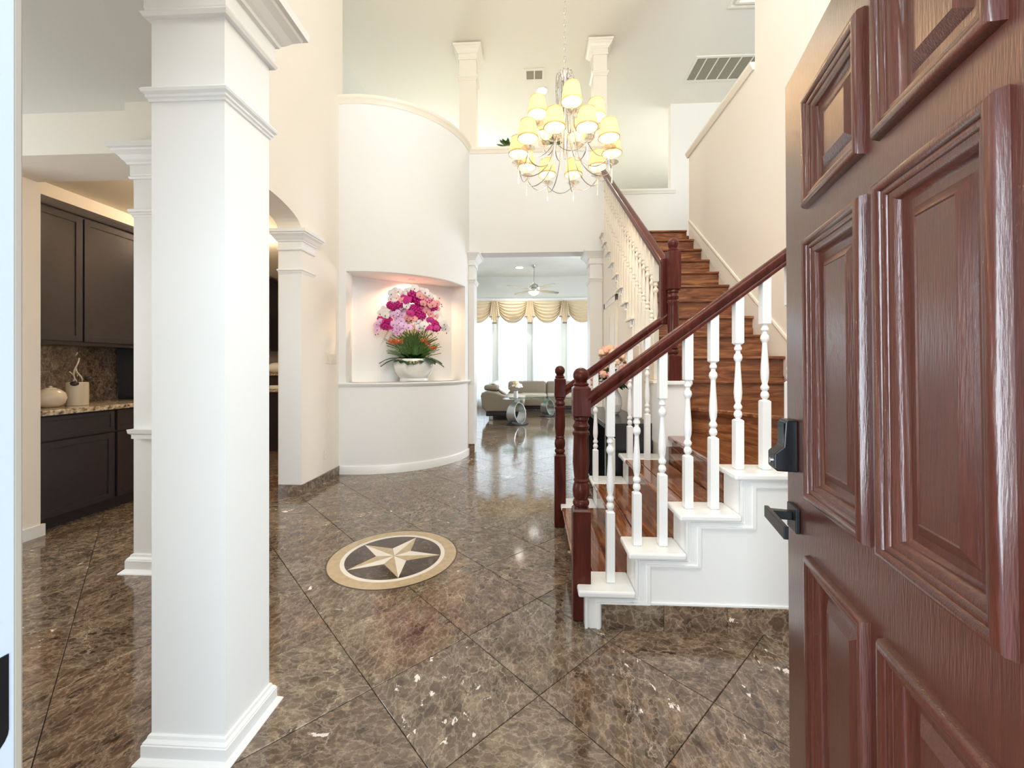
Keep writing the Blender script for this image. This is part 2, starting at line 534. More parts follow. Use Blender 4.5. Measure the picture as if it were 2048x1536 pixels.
def empty(name, loc=(0, 0, 0), rz=0, label=None, cat=None, group=None, kind=None):
    o = bpy.data.objects.new(name, None); COL.objects.link(o)
    o.location = loc; o.rotation_euler = (0, 0, rz)
    o.empty_display_size = 0.05
    return tag(o, label, cat, group, kind)


def struct(o): return tag(o, kind='structure')


def link_copy(src, parent, loc=None, rot=None, name=None):
    c = src.copy(); COL.objects.link(c); c.parent = parent
    if name: c.name = name
    if loc is not None: c.location = loc
    if rot is not None: c.rotation_euler = rot
    return c


CEIL = 6.15
# ------------------------------------------------------------------ floor with single tiles
floor = struct(MB().box(-8, 6, 0.0, 15.5, -0.06, -0.007).build('floor', M['grout']))
TS = 0.478
T0 = Vector((-0.312, 1.950))
E1 = Vector((cos(pi / 4), sin(pi / 4))); E2 = Vector((-sin(pi / 4), cos(pi / 4)))


def tile_mb(cx=0, cy=0, rot=pi / 4, mb=None):
    mb = mb or MB()
    h = TS / 2 - 0.0016; g = h - 0.0018
    vs = []
    for s, z in ((h, -0.008), (h, -0.0016), (g, 0.0)):
        for a, b in ((-1, -1), (1, -1), (1, 1), (-1, 1)):
            x, y = a * s, b * s
            vs.append((cx + x * cos(rot) - y * sin(rot), cy + x * sin(rot) + y * cos(rot), z))
    fs = []
    for k in range(2):
        for i in range(4):
            j = (i + 1) % 4
            fs.append((4 * k + i, 4 * k + j, 4 * k + 4 + j, 4 * k + 4 + i))
    fs.append((8, 9, 10, 11))
    return mb.add(vs, fs)


cands = []
cy_, sy_ = cos(radians(2.9)), sin(radians(2.9))
for i in range(-24, 34):
    for j in range(-24, 34):
        c = T0 + E1 * ((i + 0.5) * TS) + E2 * ((j + 0.5) * TS)
        d = -c.x * sy_ + c.y * cy_
        xc = c.x * cy_ + c.y * sy_
        if d < 0.9 or abs(xc) > 1.35 * d + 0.45: continue
        if c.y > 13.2 or c.x < -6.3: continue
        if c.x > 2.3 and c.y < 6: continue
        if c.x > 0.6 and 2.3 < c.y < 3.3: continue           # under the stairs
        if c.x > 1.3 and 2.2 < c.y < 6.1: continue
        if c.y > 6.3 and (c.x > 3.5 or (-2.9 < c.x < -2.5)): continue
        vis = c.y < 6.3 or -0.19 * c.y - 0.3 < c.x < 0.26 * c.y
        cands.append((0 if vis else 1, c.length, c))
cands.sort(key=lambda t: (t[0], t[1]))
tile0 = tile_mb().build('tile', M['marble'], floor)
tmesh = tile0.data
tile0.location = (cands[0][2].x, cands[0][2].y, 0)
for _, _, c in cands[1:292]:
    t = link_copy(tile0, floor, (c.x, c.y, random.uniform(-0.0003, 0.0003)), (0, 0, random.choice([0, pi / 2, pi, -pi / 2])))
far = MB()
for _, _, c in cands[292:]:
    tile_mb(c.x, c.y, pi / 4, far)
far.build('tile_field', M['marble'], floor)['kind'] = 'stuff'

# ------------------------------------------------------------------ star medallion
med = empty('floor_medallion', (-0.954, 2.751, 0), radians(5.6),
            'round inlaid stone medallion with a two-tone five-pointed star set in the marble floor', 'floor inlay')


def disc_ring(r0, r1, z0, z1, n=64, mb=None):
    mb = mb or MB()
    vs = []
    for r, z in ((r0, z0), (r0, z1), (r1, z1), (r1, z0)):
        vs += [(r * cos(2 * pi * i / n), r * sin(2 * pi * i / n), z) for i in range(n)]
    fs = []
    for k in range(4):
        l = (k + 1) % 4
        for i in range(n):
            j = (i + 1) % n
            fs.append((k * n + i, k * n + j, l * n + j, l * n + i))
    return mb.add(vs, fs)


disc_ring(0.424, 0.434, 0.0, 0.0009).build('edge_joint', M['marble_dark'], med)
o = disc_ring(0.347, 0.424, 0.0, 0.0014).build('outer_ring', M['stone_tan'], med)
o['label'] = 'tan stone ring'
o = disc_ring(0.318, 0.346, 0.0, 0.0014).build('inner_ring', M['stone_cream'], med)
o['label'] = 'cream stone ring'
RS, RI = 0.315, 0.122
for k in range(5):
    a = 2 * pi * k / 5
    tip = (RS * cos(a), RS * sin(a))
    for s, mat in ((1, 'stone_cream'), (-1, 'stone_tan')):
        inn = (RI * cos(a + s * pi / 5), RI * sin(a + s * pi / 5))
        poly = [(0, 0), tip, inn]
        cx = sum(p[0] for p in poly) / 3; cy = sum(p[1] for p in poly) / 3
        poly = [(cx + (p[0] - cx) * 0.985, cy + (p[1] - cy) * 0.985) for p in poly]
        MB().prism(poly, 0.0, 0.0016).build('star_facet', M[mat], med)['label'] = 'pale star facet' if s > 0 else 'tan star facet'
    # dark field between this point and the next
    a2 = a + 2 * pi / 5
    poly = [(RI * cos(a + pi / 5) * 1.02, RI * sin(a + pi / 5) * 1.02)]
    poly += [(0.3165 * cos(a + t), 0.3165 * sin(a + t)) for t in [0.01 + (2 * pi / 5 - 0.02) * q / 14 for q in range(15)]]
    MB().prism(poly, 0.0, 0.0013).build('dark_field', M['marble_dark'], med)

# ------------------------------------------------------------------ walls
# left wall of the foyer with the arch to the kitchen
arch = []   # underside of the elliptical arch
for q in range(0, 25):
    t = pi * q / 24
    arch.append((3.395 - 0.645 * cos(t), 2.70 + 0.20 * sin(t)))
poly = [(4.04, 0), (4.93, 0), (4.93, CEIL), (2.47, CEIL), (2.47, 2.70)] + arch
wall_left = struct(MB().prism(poly, -2.61, -2.36, 'x').build('wall_left', M['cream']))
# upstairs left wall, hall walls
struct(MB().box(-3.05, -2.93, 4.7, 13.2, 3.4, CEIL).box(-2.93, -2.6, 4.7, 4.92, 3.4, CEIL).build('wall_upstairs_left', M['grey_wall']))
struct(MB().box(-3.05, 5.1, 13.2, 13.35, 4.3, CEIL).box(5.0, 5.12, 4.0, 13.2, 3.2, CEIL).build('wall_upstairs_back', M['grey_wall']))
# header above the near column, toward the dining room, and the room over the dining room
struct(MB().box(-5.2, -1.02, 1.30, 1.51, 3.0, CEIL).box(-1.268, -1.02, 1.30, 1.51, 2.63, 3.0).build('wall_dining_header', M['white_wall']))
struct(MB().box(-1.268, -1.02, 0.37, 1.30, 2.63, CEIL).build('wall_dining_side', M['white_wall']))
# wall between dining room and pantry
struct(MB().box(-5.2, -3.79, 2.55, 2.94, 0, 3.0).box(-3.79, -2.30, 2.55, 2.92, 2.72, 3.0).build('wall_dining_back', M['cream']))
struct(MB().box(-3.80, -3.775, 2.53, 2.96, 0, 0.09).box(-5.2, -3.79, 2.535, 2.55, 0, 0.09).build('baseboard_dining', M['trim']))
struct(MB().box(-5.3, -5.15, 0.3, 9.2, 0, 3.0).build('wall_dining_left', M['grey_wall']))
struct(MB().box(-5.2, -1.80, 0.37, 2.60, 3.0, 3.12).box(-1.81, -1.0, 0.37, 1.31, 3.0, 3.12).build('ceiling_dining', M['grey_wall']))
struct(MB().prism([(-1.92, 1.51), (-1.80, 1.51), (-1.80, 2.64), (-2.36, 2.64), (-2.36, 2.52), (-1.92, 2.52)], 3.05, CEIL).build('wall_loft', M['cream']))
struct(MB().box(-5.2, -2.62, 2.60, 9.2, 2.98, 3.1).build('ceiling_kitchen', M['ceiling']))
struct(MB().box(-5.2, -2.65, 9.1, 9.25, 0, 3.0).build('wall_kitchen_back', M['cream']))
# front wall with the entrance opening and the tall window above it
front = MB().box(-5.2, -0.53, 0.12, 0.36, 0, CEIL).box(0.50, 2.35, 0.12, 0.36, 0, 3.0)
front.box(-0.5, 0.50, 0.12, 0.36, 2.06, 3.0).box(1.9, 2.35, 0.12, 0.36, 3.0, CEIL).box(-0.5, 1.9, 0.12, 0.36, 5.6, CEIL)
struct(front.build('wall_front', M['cream']))
# right wall: full height in front, half wall beside the upper flight
poly = [(0.36, 0), (5.775, 0), (5.775, 4.25), (4.096, 4.25), (4.096, CEIL), (0.36, CEIL)]
wall_right = struct(MB().prism(poly, 2.18, 2.32, 'x').build('wall_right', M['cream']))
o = MB()
o.sweep([(0, 0), (0.02, 0), (0.03, 0.02), (0.045, 0.05), (0.045, 0.075), (-0.185, 0.075), (-0.185, 0.05), (-0.17, 0.02), (-0.14, 0)],
        (2.18, 4.10, 4.23), (2.18, 5.80, 4.23), (-1, 0, 0), (0, 0, 1))
struct(o.build('trim_2', M['trim_warm']))
# back wall of the foyer with the opening to the living room
poly = [(-2.9, 0), (-0.878, 0), (-0.878, 3.016), (0.85, 3.016), (0.85, 0), (1.105, 0), (1.105, 4.53), (-2.9, 4.53)]
struct(MB().prism(poly, 6.05, 6.30, 'y').build('wall_back', M['white_wall']))
o = MB().rings((-0.93, 1.105, 6.05, 6.30), [(0.0, 4.50), (0.012, 4.505), (0.03, 4.54), (0.04, 4.55), (0.04, 4.585), (0, 4.585)])
struct(o.build('trim_3', M['trim_warm']))
# ceiling over foyer and upstairs hall
struct(MB().box(-3.1, 5.2, 0.1, 13.4, CEIL, CEIL + 0.1).build('ceiling', M['ceiling']))
# landing, its back wall and sill
struct(MB().box(1.08, 3.6, 6.08, 7.6, 3.0, 3.236).box(2.32, 3.6, 4.2, 6.08, 3.0, 3.236).build('floor_landing', M['stair_wood']))
poly = [(1.05, 2.9), (5.1, 2.9), (5.1, CEIL), (2.54, CEIL), (2.54, 4.55), (1.05, 4.55)]
struct(MB().prism(poly, 7.6, 7.75, 'y').build('wall_landing', M['cream']))
o = MB().sweep([(0, -0.05), (0.02, -0.05), (0.03, -0.03), (0.05, 0), (0.05, 0.03), (-0.19, 0.03), (-0.19, 0)], (1.05, 7.6, 4.55), (2.62, 7.6, 4.55), (0, -1, 0), (0, 0, 1))
struct(o.build('trim_4', M['trim_warm']))
struct(MB().box(1.05, 1.2, 6.3, 7.6, 3.0, 4.55).build('wall_landing_left', M['cream']))
# living room shell
struct(MB().box(-2.9, -2.75, 6.3, 13.6, 0, 4.3).build('wall_living_left', M['white_wall']))
struct(MB().box(4.0, 4.15, 6.3, 13.6, 0, 4.3).box(1.105, 4.1, 6.05, 6.3, 0, 3.0).build('wall_living_right', M['white_wall']))
struct(MB().box(-2.9, 1.06, 6.30, 13.8, 4.26, 4.36).box(1.06, 4.15, 7.74, 13.8, 4.26, 4.36).build('ceiling_living', M['knockdown']))

# ------------------------------------------------------------------ curved niche wall
CC = (-2.22, 6.10); CR = 1.27
A0, AL, AR, A1 = radians(-97.1), radians(-92.3), radians(-12.0), radians(-2.2)


def band(mb, r0, r1, z0, z1, a0, a1, n=40):
    return mb.arc_band(CC, [(r0, z0), (r1, z0), (r1, z1), (r0, z1)], a0, a1, n)


wn = MB()
band(wn, 1.13, CR, 0.0, 1.09, A0, A1)
band(wn, 1.13, CR, 2.475, 4.55, A0, A1)
band(wn, 1.13, CR, 1.09, 2.475, A0, AL, 4)
band(wn, 1.13, CR, 1.09, 2.475, AR, A1, 6)
nl, nr = (-2.31, 5.10), (-1.183, 5.88)       # back corners of the niche
arcp = [(CC[0] + (CR - 0.01) * cos(AL + (AR - AL) * q / 30), CC[1] + (CR - 0.01) * sin(AL + (AR - AL) * q / 30)) for q in range(31)]
wn.prism(arcp + [(nr[0], nr[1] + 0.02), (nl[0], nl[1] + 0.02)], 2.470, 2.50)     # niche ceiling
struct(wn.build('wall_niche', M['white_wall'], smooth=35))
nb = MB()
dx, dy = nr[0] - nl[0], nr[1] - nl[1]; dl = sqrt(dx * dx + dy * dy); nx, ny = -dy / dl * 0.05, dx / dl * 0.05
nb.prism([nl, nr, (nr[0] + nx, nr[1] + ny), (nl[0] + nx, nl[1] + ny)], 1.08, 2.50)
pl = (CC[0] + CR * cos(AL), CC[1] + CR * sin(AL)); pr = (CC[0] + CR * cos(AR), CC[1] + CR * sin(AR))
nb.prism([pl, nl, (nl[0] - 0.04, nl[1]), (pl[0] - 0.04, pl[1] + 0.02)], 1.09, 2.49)
nb.prism([pr, nr, (nr[0] + 0.02, nr[1] + 0.05), (pr[0] - 0.02, pr[1] + 0.05)], 1.09, 2.49)
struct(nb.build('wall_niche_inside', M['white_wall']))
sh = MB().arc_band(CC, [(1.10, 1.068), (1.283, 1.068), (1.287, 1.075), (1.30, 1.088), (1.306, 1.098), (1.306, 1.108), (1.300, 1.114), (1.10, 1.114)], A0, A1, 48)
arcs = [(CC[0] + 1.2 * cos(AL + (AR - AL) * q / 30), CC[1] + 1.2 * sin(AL + (AR - AL) * q / 30)) for q in range(31)]
sh.prism(arcs + [nr, nl], 1.08, 1.114)
struct(sh.build('trim_5', M['trim'], smooth=40))
o = MB().arc_band(CC, [(1.10, 4.51), (1.275, 4.51), (1.285, 4.525), (1.29, 4.55), (1.305, 4.565), (1.315, 4.58), (1.315, 4.60), (1.10, 4.60)], A0, A1, 48)
struct(o.build('trim_6', M['trim_warm'], smooth=40))
o = MB().arc_band(CC, [(1.25, 0.0), (1.288, 0.0), (1.288, 0.088), (1.282, 0.10), (1.25, 0.10)], A0, A1, 48)
struct(o.build('baseboard_niche', M['trim'], smooth=40))


# marble baseboard pieces
def base_pieces(name, p0, p1, h, th, piece=0.30, z0=0.0):
    """row of marble pieces from p0 to p1; thickness grows to the left of travel"""
    p0 = Vector(p0); p1 = Vector(p1); d = (p1 - p0); Ln = d.length; d.normalize(); nn = Vector((-d.y, d.x))
    root = empty(name, (p0.x, p0.y, 0), 0, kind='structure')
    n = max(1, round(Ln / piece)); s = Ln / n
    for k in range(n):
        a = d * (k * s + 0.0012); b = d * ((k + 1) * s - 0.0012)
        poly = [(a.x, a.y), (b.x, b.y), (b.x + nn.x * th, b.y + nn.y * th), (a.x + nn.x * th, a.y + nn.y * th)]
        MB().prism(poly, z0, z0 + h).build('marble_piece', M['marble'], root)
    return root


base_pieces('baseboard_left', (-2.36, 4.84), (-2.36, 4.022), 0.10, 0.014)
base_pieces('baseboard_arch', (-2.346, 4.036), (-2.60, 4.036), 0.10, 0.014)
base_pieces('baseboard_back', (-0.862, 6.02), (-0.96, 6.02), 0.16, 0.014)

# ------------------------------------------------------------------ square columns
CAPITAL = [(0, 0), (0.016, 0.0), (0.022, 0.012), (0.012, 0.024), (0.014, 0.028), (0.014, 0.085), (0.026, 0.09), (0.030, 0.10),
           (0.042, 0.112), (0.060, 0.135), (0.082, 0.155), (0.086, 0.165), (0.100, 0.170), (0.104, 0.20), (0, 0.20)]
NECK = [(0, 0), (0.008, 0.0), (0.010, 0.012), (0.018, 0.018), (0.018, 0.030), (0.030, 0.040), (0.034, 0.052), (0.028, 0.062), (0, 0.066)]
BASE = [(0, 0.0), (0.055, 0.0), (0.052, 0.010), (0.036, 0.030), (0.030, 0.036), (0.030, 0.115), (0.026, 0.120), (0.026, 0.128), (0.014, 0.146), (0.010, 0.165), (0, 0.170)]


def sq_column(name, rect, z0, z1, label, zcap=None, zneck=None, base=True, capk=1.0, mat='trim', caph=1.0, basek=1.0, neckk=1.0, baseh=0.65):
    x0, x1, y0, y1 = rect
    cx, cy = (x0 + x1) / 2, (y0 + y1) / 2
    root = empty(name, (cx, cy, z0), 0, label, 'column')
    r = (x0 - cx, x1 - cx, y0 - cy, y1 - cy)
    MB().box(*r, 0, z1 - z0).build('shaft', M[mat], root)
    if zcap: MB().rings(r, [(p * capk, zcap - z0 + z * caph) for p, z in CAPITAL], False).build('capital', M[mat], root)
    if zneck: MB().rings(r, [(p * capk * neckk, zneck - z0 + z * neckk) for p, z in NECK], False).build('neck_ring', M[mat], root)
    if base: MB().rings(r, [(p * basek, z * baseh) for p, z in BASE], False).build('base', M[mat], root)
    return root


sq_column('square_column', (-1.268, -1.015, 1.289, 1.515), 0, 2.66, 'large white square column in the foreground beside the entrance, with crown capital', 2.458, 2.182, capk=1.0, basek=0.65, neckk=0.66, baseh=0.48)
sq_column('square_column', (-2.55, -2.30, 2.47, 2.74), 0, 2.72, 'white square pillar partly hidden behind the large foreground column', 2.50, 2.262, neckk=0.75, capk=0.9)
sq_column('square_column', (-2.592, -2.362, 4.036, 4.26), 0.10, 2.70, 'white pillar carrying the arch on the cream left wall', 2.50, 2.262, neckk=0.75, base=False, capk=0.85)
sq_column('square_column', (-0.99, -0.872, 6.02, 6.32), 0.16, 3.016, 'slim white pilaster left of the living room opening, next to the curved wall', 2.82, 2.56, base=False, capk=0.9)
sq_column('square_column', (0.845, 1.03, 6.02, 6.32), 0.0, 3.016, 'slim white pilaster right of the living room opening, beside the stairs', 2.82, 2.56, base=False, capk=0.9)
sq_column('square_column', (-1.104, -0.85, 6.06, 6.29), 4.585, CEIL, 'upstairs square column left of the chandelier, standing on the ledge', 5.93, 5.62, base=False, capk=0.8, mat='trim_warm')
sq_column('square_column', (0.90, 1.10, 6.06, 6.29), 4.585, CEIL, 'upstairs square column right of the chandelier, standing on the ledge', 5.93, 5.62, base=False, capk=0.8, mat='trim_warm')
# chair rail stub on the second pillar
struct(MB().rings((-2.52, -2.33, 2.44, 2.47), [(0, 0.85), (0.008, 0.85), (0.008, 0.875), (0.02, 0.885), (0.024, 0.91), (0, 0.912)], True).build('trim_7', M['trim']))

# ------------------------------------------------------------------ entrance frame (left jamb) and door
jamb = struct(empty('trim_8', (-0.5, 0.24, 0)))
MB().box(-0.04, 0.0, -0.13, 0.1265, 0, 2.06).build('jamb', M['jamb'], jamb)
sp = []
for q in range(13):
    t = pi * q / 12
    sp.append((0.101 + 0.021 * cos(t), 0.955 - 0.018 * sin(t)))
MB().prism([(0.080, 1.027), (0.122, 1.027)] + sp, -0.002, 0.0012, 'x').build('strike_plate', M['black'], jamb)
MB().box(-0.04, -0.0005, 0.1265, 0.1345, 0, 2.06).build('weatherstrip', M['rubber'], jamb, bevel=0.002)

DW = 0.763
door = tag(empty('door_1', (0.655, 1.0785, 0), atan2(-0.968, -0.2517)), 'open glossy red-brown wooden entrance door with six moulded panels', kind='structure')
# local frame: x = from latch to hinge, y = away from the visible face (negative y towards the viewer), z up
SH = 0.020                                     # the leaf leans slightly


def dbuild(mb, name, mat, parent=door, bevel=0.0, smooth=None):
    mb.v = [(x - SH * (z - 1.2), y, z) for x, y, z in mb.v]
    return mb.build(name, mat, parent, bevel=bevel, smooth=smooth)


TH = 0.044
cols = [(0.145, 0.385), (0.435, 0.66)]
rows = [(0.20, 0.875), (1.01, 1.585), (1.665, 1.905)]
Y0, Y1 = 0.0, TH
# normal towards camera is local -y or +y? decided below with FN
FN = -1


def dbox(x0, x1, z0, z1, n0, n1):
    return MB().box(x0, x1, min(FN * n0, FN * n1), max(FN * n0, FN * n1), z0, z1)


for x0, x1 in ((0, cols[0][0]), (cols[0][1], cols[1][0]), (cols[1][1], DW)):
    z0, z1 = (0.012, 2.03)
    if x0 == cols[0][1]:
        for r0, r1 in rows:
            dbuild(dbox(x0, x1, r0, r1, -TH, 0), 'mullion', M['door_wood'])
    else:
        dbuild(dbox(x0, x1, z0, z1, -TH, 0), 'stile', M['door_wood'])
for z0, z1 in ((0.012, rows[0][0]), (rows[0][1], rows[1][0]), (rows[1][1], rows[2][0]), (rows[2][1], 2.03)):
    dbuild(dbox(cols[0][0], cols[1][1], z0, z1, -TH, 0), 'rail', M['door_wood'])
MOULD = [(-0.002, 0.0), (0.0, 0.010), (0.004, 0.0145), (0.010, 0.0155), (0.0155, 0.0125), (0.017, 0.008), (0.021, 0.0095), (0.0255, 0.0075), (0.027, 0.004),
         (0.034, 0.003), (0.040, -0.003), (0.042, -0.008), (0.048, -0.0115)]
FIELD = [(0.040, -0.0112), (0.056, -0.0112), (0.060, -0.0085), (0.070, -0.003), (0.074, -0.001), (0.076, -0.0025)]


def drings(x0, x1, z0, z1, prof, cap):
    mb = MB(); vs = []; fs = []
    for p, n in prof:
        vs += [(x0 + p, FN * n, z0 + p), (x1 - p, FN * n, z0 + p), (x1 - p, FN * n, z1 - p), (x0 + p, FN * n, z1 - p)]
    for k in range(len(prof) - 1):
        for i in range(4):
            q = (i + 1) % 4
            fs.append((4 * k + i, 4 * k + q, 4 * k + 4 + q, 4 * k + 4 + i))
    if cap:
        t = 4 * (len(prof) - 1); fs.append((t, t + 1, t + 2, t + 3))
    return mb.add(vs, fs)


for c0, c1 in cols:
    for r0, r1 in rows:
        pnl = dbuild(drings(c0, c1, r0, r1, FIELD, True), 'panel', M['door_wood'])
        back = dbox(c0 + 0.01, c1 - 0.01, r0, r1, -TH + 0.01, -0.02)
        dbuild(back, 'panel_back', M['door_wood'], pnl)
        dbuild(drings(c0 - 0.004, c1 + 0.004, r0 - 0.004, r1 + 0.004, MOULD, False), 'moulding', M['door_wood'], pnl, smooth=50)
# electronic deadbolt
lock = MB()
lock.prism([(0.0, 1.048), (0.044, 1.048), (0.050, 1.054), (0.050, 1.090), (0.030, 1.108), (0.026, 1.168), (0.022, 1.172), (0.0, 1.172)], 0.022, 0.075, 'x')
lock.v = [(x, FN * y, z) for x, y, z in lock.v]
lk = dbuild(lock, 'deadbolt_lock', M['black'], bevel=0.003)
kp = MB().box(0.028, 0.069, 0.0, 0.0015, 1.112, 1.164)
kp.v = [(x, FN * (y + 0.0285), z) for x, y, z in kp.v]
dbuild(kp, 'keypad', M['grey_glass'], lk)
ty = MB().lathe([(0.0, -0.002), (0.007, -0.002), (0.007, 0.003), (0.0, 0.003)], n=14)
ty.v = [(0.048 + x, FN * (0.050 + z), 1.070 + y) for x, y, z in ty.v]
dbuild(ty, 'keyhole', M['chrome'], lk)
# lever handle
hd = MB().box(0.025, 0.085, 0.0, 0.010, 0.905, 0.965)
hd.v = [(x, FN * y, z) for x, y, z in hd.v]
hp = dbuild(hd, 'handle', M['black'], bevel=0.002)
lv = MB().box(0.045, 0.065, 0.010, 0.062, 0.930, 0.950).box(0.040, 0.185, 0.054, 0.064, 0.926, 0.954)
lv.v = [(x, FN * y, z) for x, y, z in lv.v]
dbuild(lv, 'lever', M['black'], hp, bevel=0.0015)

# ------------------------------------------------------------------ staircase
st = empty('staircase', (0.6, 2.6, 0), 0, 'turning staircase with red-brown wooden treads, white balusters and mahogany handrails', 'staircase')


def sb(mb, name, mat, parent=st, **kw):
    """children of the staircase are written in world coordinates"""
    o = mb.build(name, mat, parent, **kw)
    if parent is st:
        o.location = (-0.6, -2.6, 0)
    return o


RZ = 0.193
XN = [0.231, 0.477, 0.723, 0.985]
ZL = [RZ, 2 * RZ, 3 * RZ, 4 * RZ + 0.01, 0.995]
YN0, YN1 = 2.225, 3.22          # wooden part of the lower flight
YA, YB = 2.015, 3.455           # outer edges of the white caps
RUN, RU = 0.2477, 0.2045
YK = {k: 5.83 - RUN * (16 - k) for k in range(6, 17)}
ZK = {k: 3.24 - RU * (16 - k) for k in range(6, 17)}
WP = 0.03


def nosing_tread(mb, poly, z, t=0.032):
    return mb.prism(poly, z - t, z)


# lower flight wood
for k in range(3):
    z = ZL[k]; x0 = XN[k]; x1 = XN[k + 1] + WP + 0.004
    y0 = YN0 if k else YN0 - 0.05
    # each tread is made of three boards
    for b in range(3):
        xa = x0 + (x1 - x0) * b / 3; xb = x0 + (x1 - x0) * (b + 1) / 3 - 0.0008
        o = sb(MB().box(xa, xb, YN0, YN1, z - 0.028, z), 'tread_board', M['stair_wood'])
        if b == 0:
            bv = o.modifiers.new('b', 'BEVEL'); bv.width = 0.010; bv.segments = 3; bv.limit_method = 'ANGLE'
    zb = ZL[k - 1] if k else 0
    sb(MB().box(x0 + WP, x0 + WP + 0.018, YN0 - 0.01, YN1 + 0.01, zb, z - 0.028), 'riser', M['stair_wood'])
# marble strip in front of the first riser
sb(MB().box(XN[0] + 0.012, XN[0] + WP, YN0 - 0.02, YN1, 0, 0.03), 'marble_strip', M['marble'])
# winders
P4 = [(0.985, 2.23), (1.03, 3.24), (1.215, 3.24), (1.86, 2.06), (1.86, 2.23)]
P4 = [(0.985, YN0), (1.03, 3.24), (1.225, 3.24), (1.80, YN0)]
o = sb(MB().prism(P4, ZL[3] - 0.03, ZL[3]), 'winder_tread', M['stair_wood'], bevel=0.008)
P5 = [(1.20, 3.24), (1.775, YN0), (2.178, YN0), (2.178, YK[6] + 0.04), (1.07, YK[6] + 0.04), (1.07, 3.24)]
sb(MB().prism(P5, ZL[4] - 0.03, ZL[4]), 'winder_tread', M['stair_wood_x'], bevel=0.008)
sb(MB().prism([(1.015, YN0), (1.06, 3.22), (1.078, 3.22), (1.033, YN0)], ZL[2] - 0.03, ZL[3] - 0.03), 'riser', M['stair_wood'])
o = MB().box(0, 0.018, 0, 1.166, ZL[3] - 0.03, ZL[4] - 0.03).build('riser', M['stair_wood'], st)
o.location = (1.812 - 0.6, YN0 - 2.6, 0); o.rotation_euler = (0, 0, atan2(0.575, 1.015))
# upper flight wood
for k in range(6, 17):
    z = ZK[k]; y0 = YK[k]
    y1 = YK[k + 1] + WP + 0.004 if k < 16 else 6.08
    x0 = 1.075
    nb_ = 2
    for b in range(nb_):
        ya = y0 + (y1 - y0) * b / nb_; yb = y0 + (y1 - y0) * (b + 1) / nb_ - 0.0008
        o = sb(MB().box(x0, 2.178, ya, yb, z - 0.028, z), 'tread_board', M['stair_wood_x'])
        if b == 0:
            bv = o.modifiers.new('b', 'BEVEL'); bv.width = 0.010; bv.segments = 3; bv.limit_method = 'ANGLE'
    zb = ZK[k - 1] if k > 6 else ZL[4]
    sb(MB().box(x0, 2.178, y0 + WP, y0 + WP + 0.018, zb, z - 0.028), 'riser', M['stair_wood_x'])


# near and far outer caps of the lower flight
def cap(x0, x1, y0, y1, z, name='tread_cap'):
    return sb(MB().box(x0, x1, y0, y1, z - 0.03, z + 0.002), name, M['trim'], bevel=0.009)


for k in range(4):
    x0 = XN[k] - 0.004; x1 = (XN[k + 1] + WP) if k < 3 else 1.82
    cap(x0, x1, YA, YN0, ZL[k])
    if k < 3:
        cap(x0, x1 if k < 2 else 1.05, YN1, YB, ZL[k])
cap(1.79, 2.178, YA, YN0, ZL[4])
# near stringer wall: stepped panel
R = [x + WP for x in XN] + [1.82]; T = [z - 0.03 for z in ZL]


def steps_line(o, R=R, T=T, z0=0.0, end=2.178):
    oz = o * 0.52
    pts = [(R[0] + o, z0)]
    for k in range(len(R)):
        pts.append((R[k] + o, T[k] - oz))
        nx_ = R[k + 1] + o if k + 1 < len(R) else end
        pts.append((nx_, T[k] - oz))
    return pts


near = steps_line(0.0)
sb(MB().prism(near + [(2.178, 0)], YA + 0.03, YN0 - 0.015, 'y'), 'stringer', M['trim'])
farT = [(R[0], 0), (R[0], T[0]), (R[1], T[0]), (R[1], T[1]), (R[2], T[1]), (R[2], T[2]), (1.05, T[2]), (1.05, 0)]
sb(MB().prism(farT, YN1 + 0.015, YB - 0.03, 'y'), 'stringer', M['trim'])
for o1, o2, d in ((0.0, 0.014, 0.010), (0.024, 0.058, 0.006), (0.058, 0.074, 0.012), (0.074, 0.080, 0.005)):
    l1 = steps_line(o1); l2 = steps_line(o2)
    sb(MB().prism(l1 + l2[::-1], YA + 0.03 - d, YA + 0.032, 'y'), 'stringer_moulding', M['trim'])
sb(MB().box(0.477, 2.178, YA + 0.024, YA + 0.032, 0.1245, 0.134), 'stringer_moulding', M['trim'])
bx = base_pieces('baseboard_stairs', (0.342, YA + 0.018), (2.17, YA + 0.018), 0.124, 0.014, 0.30)

# inner block under the middle newel
sb(MB().box(0.985, 1.075, 3.13, YK[6] + 0.05, 0.70, ZK[6] - 0.03), 'newel_block', M['trim'])
sb(MB().box(0.97, 1.20, 3.10, 3.23, ZK[6] - 0.028, ZK[6] + 0.004), 'tread_cap', M['trim'], bevel=0.008)
sb(MB().box(1.075, 1.19, 3.13, 3.21, ZL[3], ZK[6] - 0.028), 'newel_block', M['trim'])

